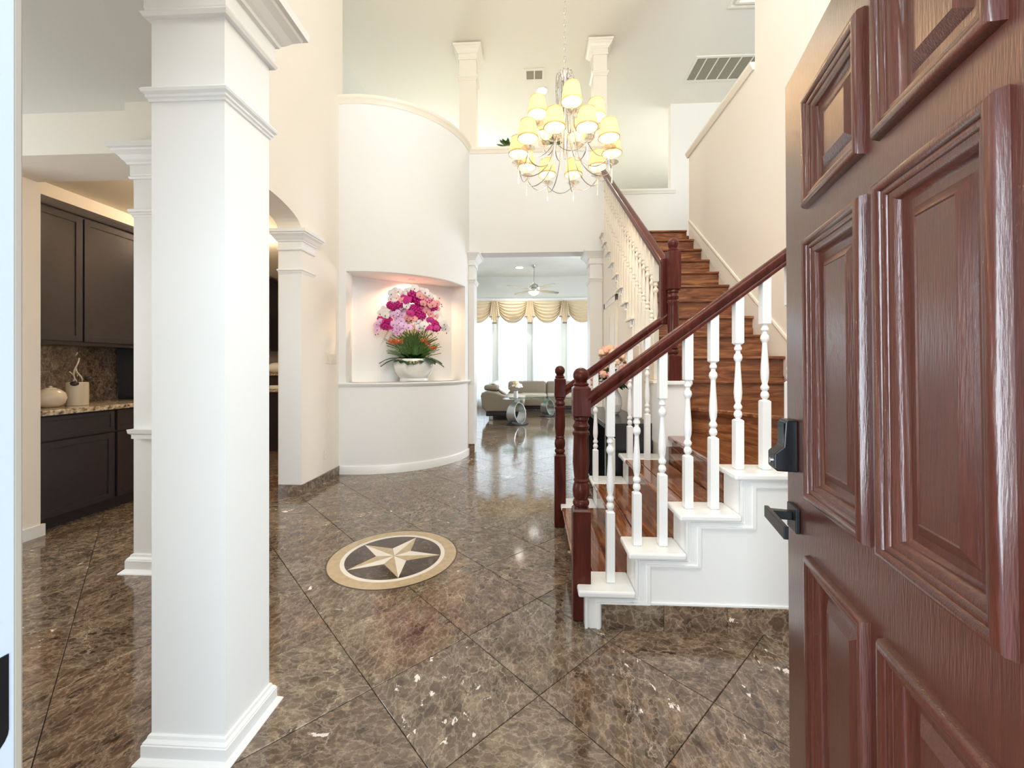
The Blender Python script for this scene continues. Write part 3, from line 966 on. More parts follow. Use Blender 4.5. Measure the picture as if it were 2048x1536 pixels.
# side wall and white ends of the upper flight
YW = {k: YK[k] + WP for k in range(6, 17)}
pts = [(3.24, 0), (3.24, ZK[6] - 0.03)]
for k in range(7, 17):
    pts += [(YW[k], ZK[k - 1] - 0.03), (YW[k], ZK[k] - 0.03)]
pts += [(6.05, ZK[16] - 0.03), (6.05, 0)]
sb(MB().prism(pts, 1.035, 1.075, 'x'), 'side_wall', M['cream'])
for k in range(6, 17):
    y1 = YK[k + 1] + WP if k < 16 else 6.04
    sb(MB().box(0.978, 1.09, YK[k] - 0.004, y1, ZK[k] - 0.028, ZK[k] + 0.002), 'tread_cap', M['trim_warm'], bevel=0.007)
    if k > 6:
        zb = ZK[k - 1]
        sb(MB().box(1.0, 1.08, YK[k] + WP - 0.004, YK[k] + WP + 0.02, zb, ZK[k] - 0.028), 'riser_end', M['trim_warm'])
    # scrolled bracket under the cap
    br = MB().box(1.0, 1.036, YK[k] + 0.02, YK[k] + 0.16, ZK[k] - 0.085, ZK[k] - 0.028).box(0.992, 1.036, YK[k] + 0.03, YK[k] + 0.10, ZK[k] - 0.105, ZK[k] - 0.085)
    sb(br, 'bracket', M['trim'], bevel=0.005)
# skirt moulding on the right wall
s0 = Vector((2.18, 3.38, 1.195 + 0.155)); s1 = Vector((2.18, 5.775, 1.195 + 0.155 + (5.775 - 3.38) * RU / RUN))
sb(MB().sweep([(0, 0), (0.012, 0.004), (0.016, 0.018), (0.012, 0.034), (0, 0.036)], s0, s1, (-1, 0, 0), (0, -0.636, 0.772)), 'skirt_moulding', M['trim_warm'])
a = (s1 - s0)
poly = [(3.38, ZL[4]), (3.38, s0.z), (5.775, s1.z), (5.775, 3.24)]
sb(MB().prism(poly, 2.172, 2.181, 'x'), 'skirt_board', M['cream'])
sb(MB().box(2.168, 2.18, YA + 0.05, 3.38, ZL[3], s0.z + 0.03), 'skirt_board', M['cream'])


# --- newels
def sq_prof(mb, h, z0, z1, ch=0.010):
    mb.rings((-h, h, -h, h), [(-ch, z0), (0, z0 + ch), (0, z1 - ch), (-ch, z1)])


def newel(loc, zball, blk_top, vase, low, name='newel_post'):
    """z values relative to the foot: top of ball, (bottom,top) of upper block, (bottom,top) of vase, top of lower block"""
    mb = MB()
    h = 0.045
    sq_prof(mb, h, 0.0, low)
    sq_prof(mb, h, blk_top[0], blk_top[1], 0.012)
    v0, v1 = vase
    prof = [(0.036, low - 0.004), (0.032, low + 0.006), (0.041, low + 0.016), (0.043, low + 0.028), (0.039, low + 0.040), (0.033, low + 0.046)]
    m = low + 0.046
    prof += [(0.040, m + 0.012), (0.044, m + (v0 - m) * 0.45), (0.041, m + (v0 - m) * 0.75), (0.034, v0 - 0.010)]
    prof += [(0.040, v0), (0.034, v0 + 0.010), (0.036, v0 + 0.02), (0.043, v0 + (v1 - v0) * 0.38), (0.041, v0 + (v1 - v0) * 0.7), (0.0385, v1 - 0.012)]
    q = v1; g = blk_top[0] - v1
    prof += [(0.044, q), (0.044, q + g * 0.12), (0.034, q + g * 0.25), (0.041, q + g * 0.38), (0.044, q + g * 0.50), (0.036, q + g * 0.64), (0.034, q + g * 0.78), (0.042, q + g * 0.9), (0.040, blk_top[0] + 0.004)]
    mb.lathe(prof, n=24)
    t = blk_top[1]; R_ = 0.0415
    zc = zball - R_
    top = [(0.034, t - 0.004), (0.040, t + 0.004), (0.040, t + 0.010), (0.030, t + 0.018), (0.032, t + 0.024), (0.021, t + 0.032)]
    for q in range(15):
        a = -pi / 2 + 0.5 + (pi - 0.5) * q / 14
        top.append((max(R_ * cos(a), 0.0005), zc + R_ * sin(a)))
    mb.lathe(top, n=24)
    o = sb(mb, name, M['mahogany'], smooth=40)
    o.location = (loc[0] - 0.6, loc[1] - 2.6, loc[2])
    return o


newel((0.252, 2.128, 0), 1.30, (1.04, 1.205), (0.715, 0.955), 0.572)
newel((0.224, 3.345, 0), 1.315, (1.05, 1.215), (0.73, 0.965), 0.59)
newel((1.075, 3.165, ZK[6]), 1.095, (0.69, 0.995), (0.26, 0.60), 0.20)


# --- balusters
def baluster_mesh(hb, lo, tt, slope_axis, sl, name):
    """square .044, base at 0, lower block to lo, turned part to lo+tt, upper block to hb with raked top"""
    mb = MB(); h = 0.0205
    sq_prof(mb, h, 0.0, lo, 0.007)
    z = lo
    L_ = tt
    P = [(0.012, -0.003), (0.011, 0.004), (0.0185, 0.014), (0.020, 0.026), (0.016, 0.038), (0.011, 0.044), (0.0185, 0.054), (0.020, 0.064), (0.015, 0.074), (0.012, 0.080),
         (0.0175, 0.105), (0.0195, 0.135), (0.0175, 0.18), (0.0135, 0.24), (0.0115, 0.285), (0.0125, 0.292), (0.018, 0.300), (0.0205, 0.312), (0.0175, 0.326), (0.011, 0.334),
         (0.011, 0.345), (0.0175, 0.352), (0.0175, 0.362), (0.013, 0.370), (0.013, 0.381)]
    k = L_ / 0.378
    mb.lathe([(r, z + q * k) for r, q in P], n=14)
    z2 = lo + tt
    x = h
    dz = sl * h
    if slope_axis == 'x': tops = [(-x, -x, hb - dz), (x, -x, hb + dz), (x, x, hb + dz), (-x, x, hb - dz)]
    else: tops = [(-x, -x, hb - dz), (x, -x, hb - dz), (x, x, hb + dz), (-x, x, hb + dz)]
    c = x - 0.007
    vs = [(-c, -c, z2), (c, -c, z2), (c, c, z2), (-c, c, z2), (-x, -x, z2 + 0.007), (x, -x, z2 + 0.007), (x, x, z2 + 0.007), (-x, x, z2 + 0.007)] + tops
    mb.add(vs, [(3, 2, 1, 0), (0, 1, 5, 4), (1, 2, 6, 5), (2, 3, 7, 6), (3, 0, 4, 7), (4, 5, 9, 8), (5, 6, 10, 9), (6, 7, 11, 10), (7, 4, 8, 11), (8, 9, 10, 11)])
    return mb


def rail_low(x): return 1.178 + 0.742 * (x - 0.30)


def rail_up(y): return 2.14 + 0.757 * (y - 3.21)


def cap_z(x):
    for k in range(3, -1, -1):
        if x >= XN[k]: return ZL[k] + 0.002
    return 0


def put_baluster(x, y, z0, ztop, axis, sl, mat):
    hb = ztop - z0
    lo = max(ztop - 0.075 - 0.61 - z0, 0.10)
    lo = ztop - 0.62 - z0
    tt = 0.378
    if lo < 0.08: tt = 0.378 + lo - 0.08; lo = 0.08
    o = sb(baluster_mesh(hb, lo, tt, axis, sl, 'baluster'), 'baluster', mat, smooth=40)
    o.location = (x - 0.6, y - 2.6, z0)
    return o


for x in (0.40, 0.535, 0.664, 0.792, 0.919, 1.042, 1.174, 1.302, 1.43, 1.56, 1.69):
    put_baluster(x, 2.115, cap_z(x), rail_low(x) - 0.07, 'x', 0.742, M['trim'])


def far_y(x): return 3.335 - 0.10 * max(0, (x - 0.25)) / 0.78


for x in (0.375, 0.507, 0.636, 0.772, 0.904):
    put_baluster(x, far_y(x), cap_z(x), rail_low(x) - 0.07, 'x', 0.742, M['trim'])
for k in range(6, 16):
    for f in (0.30, 0.80):
        y = YK[k] + f * RUN + 0.02
        if y < 3.30: continue
        if k == 6: continue
        put_baluster(1.03, y, ZK[k] + 0.002, rail_up(y) - 0.07, 'y', 0.757, M['trim_warm'])
put_baluster(1.03, YK[6] + 0.10, ZK[6] + 0.002, rail_up(YK[6] + 0.10) - 0.07, 'y', 0.757, M['trim_warm'])
put_baluster(1.03, YK[6] + 0.21, ZK[6] + 0.002, rail_up(YK[6] + 0.21) - 0.07, 'y', 0.757, M['trim_warm'])

# --- handrails
RK = 1.12
RP = [(-0.024, -0.075), (0.024, -0.075), (0.024, -0.062), (0.020, -0.055), (0.026, -0.045), (0.033, -0.030), (0.033, -0.018), (0.026, -0.005), (0.012, 0.0),
      (-0.012, 0.0), (-0.026, -0.005), (-0.033, -0.018), (-0.033, -0.030), (-0.026, -0.045), (-0.020, -0.055), (-0.024, -0.062)]


def rail(p0, p1, u):
    sb(MB().sweep([(a * RK, b * RK) for a, b in RP], p0, p1, u, (0, 0, 1)), 'handrail', M['mahogany'], smooth=50)


rail((0.285, 2.118, rail_low(0.285)), (2.178, 2.118, rail_low(2.178)), (0, 1, 0))
rail((0.26, far_y(0.26), rail_low(0.26)), (1.045, far_y(1.045), rail_low(1.045)), (0, 1, 0))
rail((1.03, 3.205, rail_up(3.205)), (1.01, 5.86, rail_up(5.86)), (1, 0, 0))
fy = far_y(1.03)
sb(MB().box(0.998, 1.050, fy - 0.032, fy + 0.032, rail_low(1.03) - 0.085, rail_up(3.21) + 0.01), 'handrail', M['mahogany'], bevel=0.010)

# ------------------------------------------------------------------ closet door under the stairs
cd = struct(empty('door_2', (1.035, 5.42, 0)))
MB().box(-0.018, 0.0, -0.44, -0.36, 0, 2.2).box(-0.018, 0.0, 0.36, 0.44, 0, 2.2).box(-0.018, 0, -0.44, 0.44, 2.12, 2.2).build('casing', M['trim_warm'], cd, bevel=0.004)
MB().box(-0.012, 0.0, -0.36, 0.36, 0.01, 2.12).build('leaf', M['trim_warm'], cd)
for a0, a1 in ((-0.29, -0.04), (0.04, 0.29)):
    for b0, b1 in ((0.2, 0.95), (1.08, 1.98)):
        MB().box(-0.020, -0.012, a0, a1, b0, b1).build('panel', M['trim_warm'], cd, bevel=0.006)
MB().box(-0.045, -0.012, -0.32, -0.30, 1.0, 1.18).build('handle', M['chrome'], cd, bevel=0.004)

# ------------------------------------------------------------------ switch plates, vents, hatch, downlights
sw = empty('switch_plate', (-2.36, 4.63, 1.40), 0, 'ivory double light switch plate on the cream left wall beside the curved wall', 'switch')
MB().box(0, 0.007, -0.015, 0.13, -0.06, 0.06).build('plate', M['plastic'], sw, bevel=0.002)
for k in range(2):
    MB().box(0.007, 0.012, 0.02 + 0.055 * k, 0.035 + 0.055 * k, -0.014, 0.014).build('toggle', M['trim'], sw, bevel=0.002)
sw = empty('switch_plate', (-2.36, 4.56, 1.41), 0, 'ivory single dimmer plate, left of the double switch on the cream wall', 'switch')
MB().box(0, 0.007, -0.04, 0.04, -0.065, 0.065).build('plate', M['plastic'], sw, bevel=0.002)
MB().box(0.007, 0.011, -0.016, 0.016, -0.03, 0.03).build('rocker', M['plastic'], sw, bevel=0.002)
ol = empty('power_outlet', (-2.36, 4.50, 0.31), 0, 'ivory power outlet low on the cream left wall', 'outlet')
MB().box(0, 0.006, -0.036, 0.036, -0.058, 0.058).build('plate', M['plastic'], ol, bevel=0.002)
for s in (-1, 1):
    MB().box(0.006, 0.010, -0.017, 0.017, s * 0.026 - 0.014, s * 0.026 + 0.014).build('socket', M['trim'], ol, bevel=0.002)


def ceiling_vent(x0, x1, y0, y1, n, label, along='x'):
    r = empty('ceiling_vent', ((x0 + x1) / 2, (y0 + y1) / 2, CEIL), 0, label, 'vent')
    a, b = (x1 - x0) / 2, (y1 - y0) / 2
    MB().box(-a + .03, a - .03, -b + .03, b - .03, -0.006, 0).build('grille', M['vent'], r)
    MB().box(-a, a, -b, -b + .04, -0.014, 0).box(-a, a, b - .04, b, -0.014, 0).box(-a, -a + .04, -b + .04, b - .04, -0.014, 0).box(a - .04, a, -b + .04, b - .04, -0.014, 0).build('frame', M['vent_white'], r)
    for k in range(1, n):
        x = -a + 2 * a * k / n
        MB().box(x - 0.009, x + 0.009, -b + .03, b - .03, -0.012, 0).build('bar', M['vent_white'], r)
    return r


ceiling_vent(2.55, 3.62, 6.45, 7.02, 6, 'large slotted return air grille in the ceiling over the upper stairs')
rv = ceiling_vent(-0.14, 0.20, 6.58, 6.86, 2, 'small supply register in the ceiling left of the chandelier chain')
hx = MB()
for o0, zz in ((0.0, 0.02), (0.07, 0.03)):
    hx.box(2.62 + o0, 3.9 - o0, 5.60 - o0 - 0.03, 5.60 - o0, CEIL - zz, CEIL + .01).box(2.62 + o0, 2.65 + o0, 4.2, 5.57 - o0, CEIL - zz, CEIL + .01)
struct(hx.build('trim_9', M['trim_warm']))


def downlight(loc, r, label, mat='lamp_disc'):
    root = empty('recessed_light', loc, 0, label, 'light')
    disc_ring(r * 0.8, r, -0.010, 0.0, 32).build('trim_ring', M['vent_white'], root, smooth=40)
    MB().lathe([(0.0005, -0.003), (r * 0.8, -0.003), (r * 0.8, 0.0), (0.0005, 0.0)], n=32).build('lamp', M[mat], root)
    return root


downlight((0.165, 7.12, CEIL), 0.11, 'bright recessed light in the upper ceiling beside the small register')
spot_light('downlight_upper', (0.165, 7.12, CEIL - 0.03), (0, 0, -1), 30, (1.0, 0.88, 0.7), 130)
downlight((-0.39, 12.0, 4.26), 0.14, 'bright recessed light in the living room ceiling beside the fan')
spot_light('downlight_living', (-0.39, 12.0, 4.22), (0, 0, -1), 60, (1.0, 0.9, 0.75), 130)
downlight((-1.60, 5.33, 2.475), 0.05, 'small recessed light in the top of the curved wall niche')
spot_light('downlight_niche', (-1.63, 5.38, 2.455), (-0.12, 0.22, -1), 20, (1.0, 0.66, 0.36), 150, 0.5, 0.03)
downlight((-3.60, 4.9, 2.98), 0.08, 'warm recessed light in the kitchen ceiling seen through the arch')
point_light('downlight_kitchen', (-3.60, 4.9, 2.85), 28, (1.0, 0.75, 0.5), 0.06)
point_light('pantry_light', (-3.2, 3.6, 2.7), 2, (1.0, 0.75, 0.5), 0.08)  # bare unseen point light, no fixture built in the pantry

# ------------------------------------------------------------------ chandelier
CH = Vector((0.288, 3.62, 0))
ch = empty('chandelier', (CH.x, CH.y, 3.1), 0, 'two-tier chrome chandelier with fifteen lit cream fabric shades and crystal drops', 'chandelier')
ZB = 3.1


def pol(r, a, z):
    """a measured from the viewer's side, clockwise positive to the right"""
    a = a - radians(2.9)
    return Vector((r * sin(a + radians(0)), -r * cos(a), z - ZB))


MB().lathe([(0.012, 3.95), (0.028, 3.93), (0.030, 3.90), (0.022, 3.86), (0.026, 3.70), (0.024, 3.55), (0.030, 3.45), (0.024, 3.30), (0.018, 3.22), (0.006, 3.15)], (0, 0, -ZB), 20).build('stem', M['chrome'], ch, smooth=50)
# chain links
link = MB()
for k in range(40):
    z = 3.96 + k * (CEIL - 0.05 - 3.96) / 40
    s = 0.011; hh = 0.032
    pts = []
    for q in range(9):
        t = 2 * pi * q / 8
        if k % 2: pts.append((s * cos(t), 0, z + hh * (0.8 + sin(t)) - ZB))
        else: pts.append((0, s * cos(t), z + hh * (0.8 + sin(t)) - ZB))
    link.tube(pts, 0.0022, 5)
link.build('chain', M['chrome'], ch, smooth=60)
MB().lathe([(0.001, -0.05), (0.02, -0.05), (0.055, -0.02), (0.065, 0.0)], (0, 0, CEIL - ZB), 24).build('ceiling_canopy', M['chrome'], ch, smooth=50)


def bez(ctrl, n=26):
    """catmull-rom through control points"""
    P = [Vector(p) for p in ctrl]; P = [P[0] * 2 - P[1]] + P + [P[-1] * 2 - P[-2]]
    out = []
    segs = len(P) - 3
    for s in range(segs):
        for q in range(n // segs + 1):
            t = q / (n // segs + 1)
            a, b, c, d = P[s:s + 4]
            out.append(0.5 * ((2 * b) + (c - a) * t + (2 * a - 5 * b + 4 * c - d) * t * t + (3 * b - a - 3 * c + d) * t ** 3))
    out.append(P[-2])
    return out


def shade_mesh():
    mb = MB(); n = 28; vs = []; fs = []
    prof = [(0.087, -0.072), (0.062, 0.075)]
    for r, z in prof:
        for i in range(n * 2):
            a = pi * i / n
            rr = r + (0.0012 if i % 2 else -0.0012)
            vs.append((rr * cos(a), rr * sin(a), z))
    m = n * 2
    for i in range(m):
        j = (i + 1) % m
        fs.append((i, j, m + j, m + i))
    mb.add(vs, fs)
    return mb


shade_me = shade_mesh().mesh('shade', M['shade'])
bandm = disc_ring(0.083, 0.0885, -0.072, -0.062, 40).mesh('shade_band', M['shade_band'])
bandt = disc_ring(0.060, 0.0645, 0.068, 0.0755, 40).mesh('shade_band', M['shade_band'])
bulb_me = MB().lathe([(0.0005, 0.028), (0.010, 0.015), (0.014, -0.005), (0.010, -0.022), (0.007, -0.03)], n=12).mesh('bulb', M['bulb'], 60)
candle_me = MB().lathe([(0.010, -0.15), (0.0105, -0.03)], n=12).mesh('candle', M['trim_warm'], 60)
bob_me = MB().lathe([(0.006, -0.022), (0.018, -0.014), (0.045, -0.004), (0.060, 0.006), (0.057, 0.008), (0.040, 0.0), (0.014, -0.006), (0.012, 0.012)], n=22).mesh('bobeche', M['crystal'], 40)
drop_me = MB().lathe([(0.003, 0.0), (0.004, -0.02), (0.008, -0.035), (0.0045, -0.06), (0.004, -0.10), (0.008, -0.135), (0.009, -0.142), (0.0005, -0.146)], n=10).mesh('crystal_drop', M['crystal'], 30)


def inst(me, name, parent, loc):
    o = bpy.data.objects.new(name, me); COL.objects.link(o); o.parent = parent; o.location = loc
    return o


def light_unit(R_, a, zc, kind):
    p = pol(R_, a, zc)
    s = inst(shade_me, 'lamp_shade', ch, p)
    inst(bandm, 'band', s, (0, 0, 0)); inst(bandt, 'band', s, (0, 0, 0))
    inst(bulb_me, 'bulb', ch, p + Vector((0, 0, -0.01)))
    inst(candle_me, 'candle', ch, p)
    zb = zc - 0.155
    inst(bob_me, 'bobeche', ch, pol(R_, a, zb))
    inst(drop_me, 'crystal_drop', ch, pol(R_, a, zb - 0.035))
    if kind == 'low':
        ctrl = [(.028, 3.86), (.045, 3.915), (.072, 3.90), (.080, 3.80), (.082, 3.45), (.12, 3.18), (.20, 3.05), (.30, 3.00), (.385, 3.02), (R_, zb - 0.02)]
    else:
        ctrl = [(.026, 3.84), (.038, 3.885), (.056, 3.87), (.062, 3.78), (.070, 3.52), (.11, 3.36), (.17, 3.28), (.23, 3.28), (R_, zb - 0.02)]
    pts = bez([pol(r, a, z) for r, z in ctrl], 40)
    MB().tube(pts, 0.0042, 6).build('arm', M['chrome'], ch, smooth=60)
    return p


NL = 10
lows = [radians(5 + 18 + 36 * k) for k in range(NL)]
for i, a in enumerate(lows):
    light_unit(0.414, a, 3.266, 'low')
    a2 = a + radians(36)
    pts = []
    for q in range(13):
        t = q / 12
        p = pol(0.414, a, 3.09) * (1 - t) + pol(0.414, a2, 3.09) * t
        p.z -= 0.075 * 4 * t * (1 - t)
        pts.append(p)
    MB().tube(pts, 0.0032, 6).build('swag_arm', M['chrome'], ch, smooth=60)
tops = [radians(10 + 72 * k) for k in range(5)]
for a in tops:
    light_unit(0.27, a, 3.552, 'top')
for i, a in enumerate(lows):
    if True:
        p = pol(0.414, a, 3.25) + Vector((CH.x, CH.y, ZB))
        point_light('chandelier_bulb', p, 2.4, WARM, 0.03)
for a in tops:
    p = pol(0.27, a, 3.54) + Vector((CH.x, CH.y, ZB))
    point_light('chandelier_bulb', p, 2.4, WARM, 0.03)

# ------------------------------------------------------------------ orchid bowl in the niche
OB = Vector((-1.585, 5.355, 1.114))
ob = empty('orchid_bowl', OB, 0, 'white oval ceramic bowl full of magenta and white orchids in the curved niche', 'flower arrangement')
MB().lathe([(0.001, 0.0), (0.185, 0.0), (0.19, 0.008), (0.188, 0.035), (0.182, 0.042), (0.215, 0.08), (0.248, 0.135), (0.265, 0.20), (0.262, 0.25), (0.245, 0.30), (0.238, 0.30), (0.24, 0.27), (0.2, 0.25), (0.001, 0.25)], n=40).build('pot', M['ceramic'], ob, smooth=50)


def petal(mb, c, d, up, ln, wd, curl=0.15):
    """pointed oval petal from c along d"""
    d = Vector(d).normalized(); up = Vector(up).normalized(); s = d.cross(up).normalized()
    vs = []; rows_ = 5
    for i in range(rows_):
        t = i / (rows_ - 1)
        w = wd * sin(pi * (0.12 + 0.88 * t)) ** 0.7 * 0.5 if t < 1 else 0.002
        off = up * (curl * ln * (t * t))
        base = Vector(c) + d * ln * t - off
        vs += [base - s * w, base + up * 0.08 * wd, base + s * w]
    fs = []
    for i in range(rows_ - 1):
        for j in range(2):
            a = i * 3 + j
            fs.append((a, a + 1, a + 4, a + 3))
    mb.add(vs, fs)


def orchid_mesh(matkey):
    mb = MB()
    for k, (a, w, l) in enumerate([(90, .034, .034), (210, .030, .032), (330, .030, .032), (20, .046, .036), (160, .046, .036)]):
        a = radians(a)
        petal(mb, (0, 0, 0.001 * k), (cos(a), sin(a), 0.10), (0, 0, 1), l, w, 0.18)
    mb.cur = 1
    mb.blob((0, -0.004, 0.004), 0.0045, 0.007, 0.006, 8, 5)
    return mb.mesh('orchid_bloom', [M[matkey], M['lip']], 60)


def berry_mesh(matkey, r=0.05, n=34):
    """dense cluster of round florets"""
    mb = MB()
    for i in range(n):
        t = i + 0.5
        ph = math.acos(1 - 2 * t / n); th = pi * (1 + 5 ** .5) * t
        p = Vector((cos(th) * sin(ph), sin(th) * sin(ph), cos(ph))) * r
        mb.blob(p, r * 0.24, r * 0.24, r * 0.24, 8, 5)
    mb.blob((0, 0, 0), r * 0.92, r * 0.92, r * 0.92, 10, 6)
    return mb.mesh('floret_cluster', M[matkey], 60)


om = {k: orchid_mesh(k) for k in ('lilac', 'petal_white', 'petal_pink', 'magenta')}
bmg = berry_mesh('magenta', 0.055, 42)
# the arrangement's own axes: rr to the viewer's right, ff towards the viewer
rr = Vector((cy_, sy_, 0)); ff = Vector((sy_, -cy_, 0))


def P3(px, py, depth):
    """place by offset in the arrangement's plane: metres right and up from bowl foot centre"""
    return rr * px + Vector((0, 0, py)) + ff * depth


def orient(dirv, spin=0.0):
    q = Vector(dirv).to_track_quat('Z', 'Y')
    return (q.to_matrix() @ Matrix.Rotation(spin, 3, 'Z')).to_euler()


S_ = 5.43 / 811       # metres per unit of the measured layout below
X0_, Y0_ = 828, 763
clusters = [(836, 600, 14, 12), (849, 611, 12, 10), (812, 617, 12, 9), (800, 620, 10, 8), (792, 616, 9, 8), (842, 629, 12, 11), (850, 637, 10, 9), (836, 623, 9, 8),
            (780, 653, 11, 10), (786, 645, 9, 8), (876, 655, 11, 11), (866, 612, 10, 9), (872, 620, 9, 9)]
for (x, y, w, h) in clusters:
    dx_ = (x - X0_) * S_; dz_ = (Y0_ - y) * S_
    dep = 0.26 - 0.25 * abs(dx_) + random.uniform(-0.02, 0.03)
    o = inst(bmg, 'floret_cluster', ob, P3(dx_, dz_, dep))
    k = w * S_ / 0.062
    o.scale = (k, k, h * S_ / 0.062)
blooms = [
    ('petal_white', [(795, 595), (803, 602), (810, 592), (818, 596), (799, 588), (824, 590), (792, 603), (800, 610), (822, 614), (826, 620), (818, 620), (848, 588), (858, 592), (866, 598), (872, 602), (840, 586), (831, 588),
                     (776, 622), (782, 628), (790, 632), (784, 636), (772, 632), (843, 648), (850, 652), (858, 656), (848, 660), (854, 645), (864, 649), (846, 641), (888, 645), (893, 652), (884, 638), (895, 660), (880, 632)]),
    ('lilac', [(800, 636), (808, 632), (805, 642), (814, 628), (816, 636), (800, 654), (812, 652), (806, 662), (812, 664), (820, 656), (797, 664), (816, 648), (762, 652), (768, 658), (764, 662), (772, 648), (830, 660), (806, 670)]),
    ('petal_pink', [(862, 604), (868, 610), (856, 614), (864, 620), (872, 616), (878, 622), (860, 628), (868, 632), (876, 636), (854, 622), (826, 642), (818, 610), (850, 600), (846, 594), (880, 612), (838, 642)]),
    ('magenta', [(820, 604), (828, 610), (806, 626), (770, 640), (776, 646), (834, 634), (868, 646), (880, 660), (866, 660), (792, 658)]),
]
for key, pts in blooms:
    for (x, y) in pts:
        dx_ = (x - X0_) * S_; dz_ = (Y0_ - y) * S_
        dep = 0.31 - 0.30 * abs(dx_) - 0.12 * max(0, dz_ - 0.95) + random.uniform(-0.03, 0.05)
        o = inst(om[key], 'orchid_bloom', ob, P3(dx_, dz_, dep))
        o.rotation_euler = orient(ff + rr * (dx_ * 1.3 + random.uniform(-.3, .3)) + Vector((0, 0, random.uniform(-.2, .4))), random.uniform(-0.5, 0.5))
        k = random.uniform(1.35, 1.8); o.scale = (k, k, k)
# more blooms at the back and sides so the head is full from any side
for i in range(46):
    a = random.uniform(0, 2 * pi); hgt = random.uniform(0.62, 1.12)
    rad = 0.36 * sqrt(max(0.05, 1 - ((hgt - 0.72) / 0.46) ** 2)) * random.uniform(0.65, 0.95)
    p = P3(rad * sin(a), hgt, 0.55 * rad * cos(a))
    o = inst(om[random.choice(['lilac', 'petal_white', 'petal_pink', 'petal_white', 'magenta'])], 'orchid_bloom', ob, p)
    o.rotation_euler = orient(Vector((p.x, p.y, 0.1)), random.uniform(0, 6)); k = random.uniform(1.2, 1.6); o.scale = (k, k, k)
sm = MB()
for i in range(34):
    a = random.uniform(0, 2 * pi); r1 = random.uniform(0.02, 0.12)
    p0 = P3(r1 * sin(a), 0.25, r1 * cos(a)); r2 = random.uniform(0.1, 0.42)
    p2 = P3(r2 * sin(a), random.uniform(0.65, 1.1), 0.6 * r2 * cos(a)); p1 = (p0 + p2) / 2 + Vector((0, 0, 0.1))
    sm.tube(bez([p0, p1, p2], 8), 0.003, 5)
so = sm.build('stem', M['stem'], ob); so['kind'] = 'stuff'
bud = MB()
for (x, y) in [(778, 622), (783, 618), (788, 622), (758, 664), (762, 670), (757, 671), (880, 606), (886, 612), (882, 600), (887, 616), (893, 645), (897, 652), (899, 662), (896, 668), (891, 656), (886, 658), (776, 640), (867, 596), (871, 600)]:
    bud.blob(P3((x - X0_) * S_, (Y0_ - y) * S_, 0.12), 0.008, 0.008, 0.010, 8, 5)
b_ = bud.build('bud', M['lip'], ob, smooth=60); b_['kind'] = 'stuff'
gr = MB()
for i in range(300):
    a = random.uniform(0, 2 * pi); p0 = P3(0.10 * sin(a), 0.24, 0.10 * cos(a))
    sp = random.uniform(0.04, 0.40)
    ht = random.uniform(0.46, 0.70) - 0.45 * max(0, sp - 0.15)
    p2 = P3(sp * sin(a), ht, 0.7 * sp * cos(a)); p1 = P3(0.55 * sp * sin(a), 0.24 + (ht - 0.24) * 0.72, 0.45 * sp * cos(a))
    gr.tube(bez([p0, p1, p2], 6), 0.005, 3, None)
g_ = gr.build('grass_blades', M['grass'], ob); g_['kind'] = 'stuff'
leaf = MB()
for (ax, ln, lift) in [(-78, .34, .06), (-66, .30, -.04), (-40, .27, .02), (-20, .24, -.05), (0, .27, -.10), (14, .26, -.09), (30, .24, -.04), (55, .27, .0), (72, .30, .03), (84, .28, -.06), (120, .26, 0), (150, .26, 0), (180, .26, 0), (210, .26, 0), (240, .26, 0)]:
    a = radians(ax)
    d = rr * sin(a) + ff * cos(a) * 0.9 + Vector((0, 0, 0.30 + lift * 2))
    petal(leaf, P3(0.15 * sin(a), 0.285, 0.15 * cos(a)), d, (0, 0, 1), ln * (0.95 if abs(ax) > 50 and abs(ax) < 90 else 0.62), 0.15, 0.55)
for i in range(40):
    a = random.uniform(0, 2 * pi)
    petal(leaf, P3(0.06 * sin(a), 0.27, 0.06 * cos(a)), rr * sin(a) + ff * cos(a) + Vector((0, 0, random.uniform(0.3, 1.2))), (0, 0, 1), random.uniform(0.18, 0.30), 0.07, 0.4)
lo_ = leaf.build('leaf', M['leaf'], ob, smooth=60); lo_['kind'] = 'stuff'
for (x, y, w) in [(801, 690, 0.09), (793, 688, 0.05), (854, 686, 0.05), (872, 700, 0.045), (862, 692, 0.035)]:
    mb = MB()
    for i in range(46):
        a = random.uniform(0, 2 * pi); e = random.uniform(0.1, 1.0)
        d = Vector((cos(a), sin(a), e)) * w
        mb.tube([(0, 0, 0), d * 0.6, d], 0.0035, 3)
    mb.build('spiky_flower', M['orange'], ob, loc=P3((x - X0_) * S_, (Y0_ - y) * S_, 0.20))

# ------------------------------------------------------------------ console, vase
co = empty('console_table', (0.82, 4.25, 0), 0, 'dark console table behind the balusters against the stair wall', 'console table')
MB().box(-0.20, 0.205, -0.73, 0.75, 0.775, 0.82).build('top', M['console'], co, bevel=0.003)
MB().box(-0.19, 0.20, -0.72, -0.67, 0.0, 0.775).build('side_panel', M['console'], co)
MB().box(-0.19, 0.20, 0.69, 0.74, 0.0, 0.775).build('side_panel', M['console'], co)
MB().box(0.17, 0.20, -0.67, 0.69, 0.05, 0.775).build('back_panel', M['console'], co)
MB().box(-0.18, 0.17, -0.67, 0.69, 0.06, 0.09).build('shelf', M['console'], co)
vb = empty('flower_vase', (0.825, 4.22, 0.822), 0, 'white ribbed vase with peach roses on the dark console table', 'vase')
vm = MB(); n = 40; prof = [(0.055, 0.0), (0.075, 0.03), (0.092, 0.10), (0.085, 0.17), (0.055, 0.23), (0.045, 0.26), (0.052, 0.28)]
vs = []; fs = []
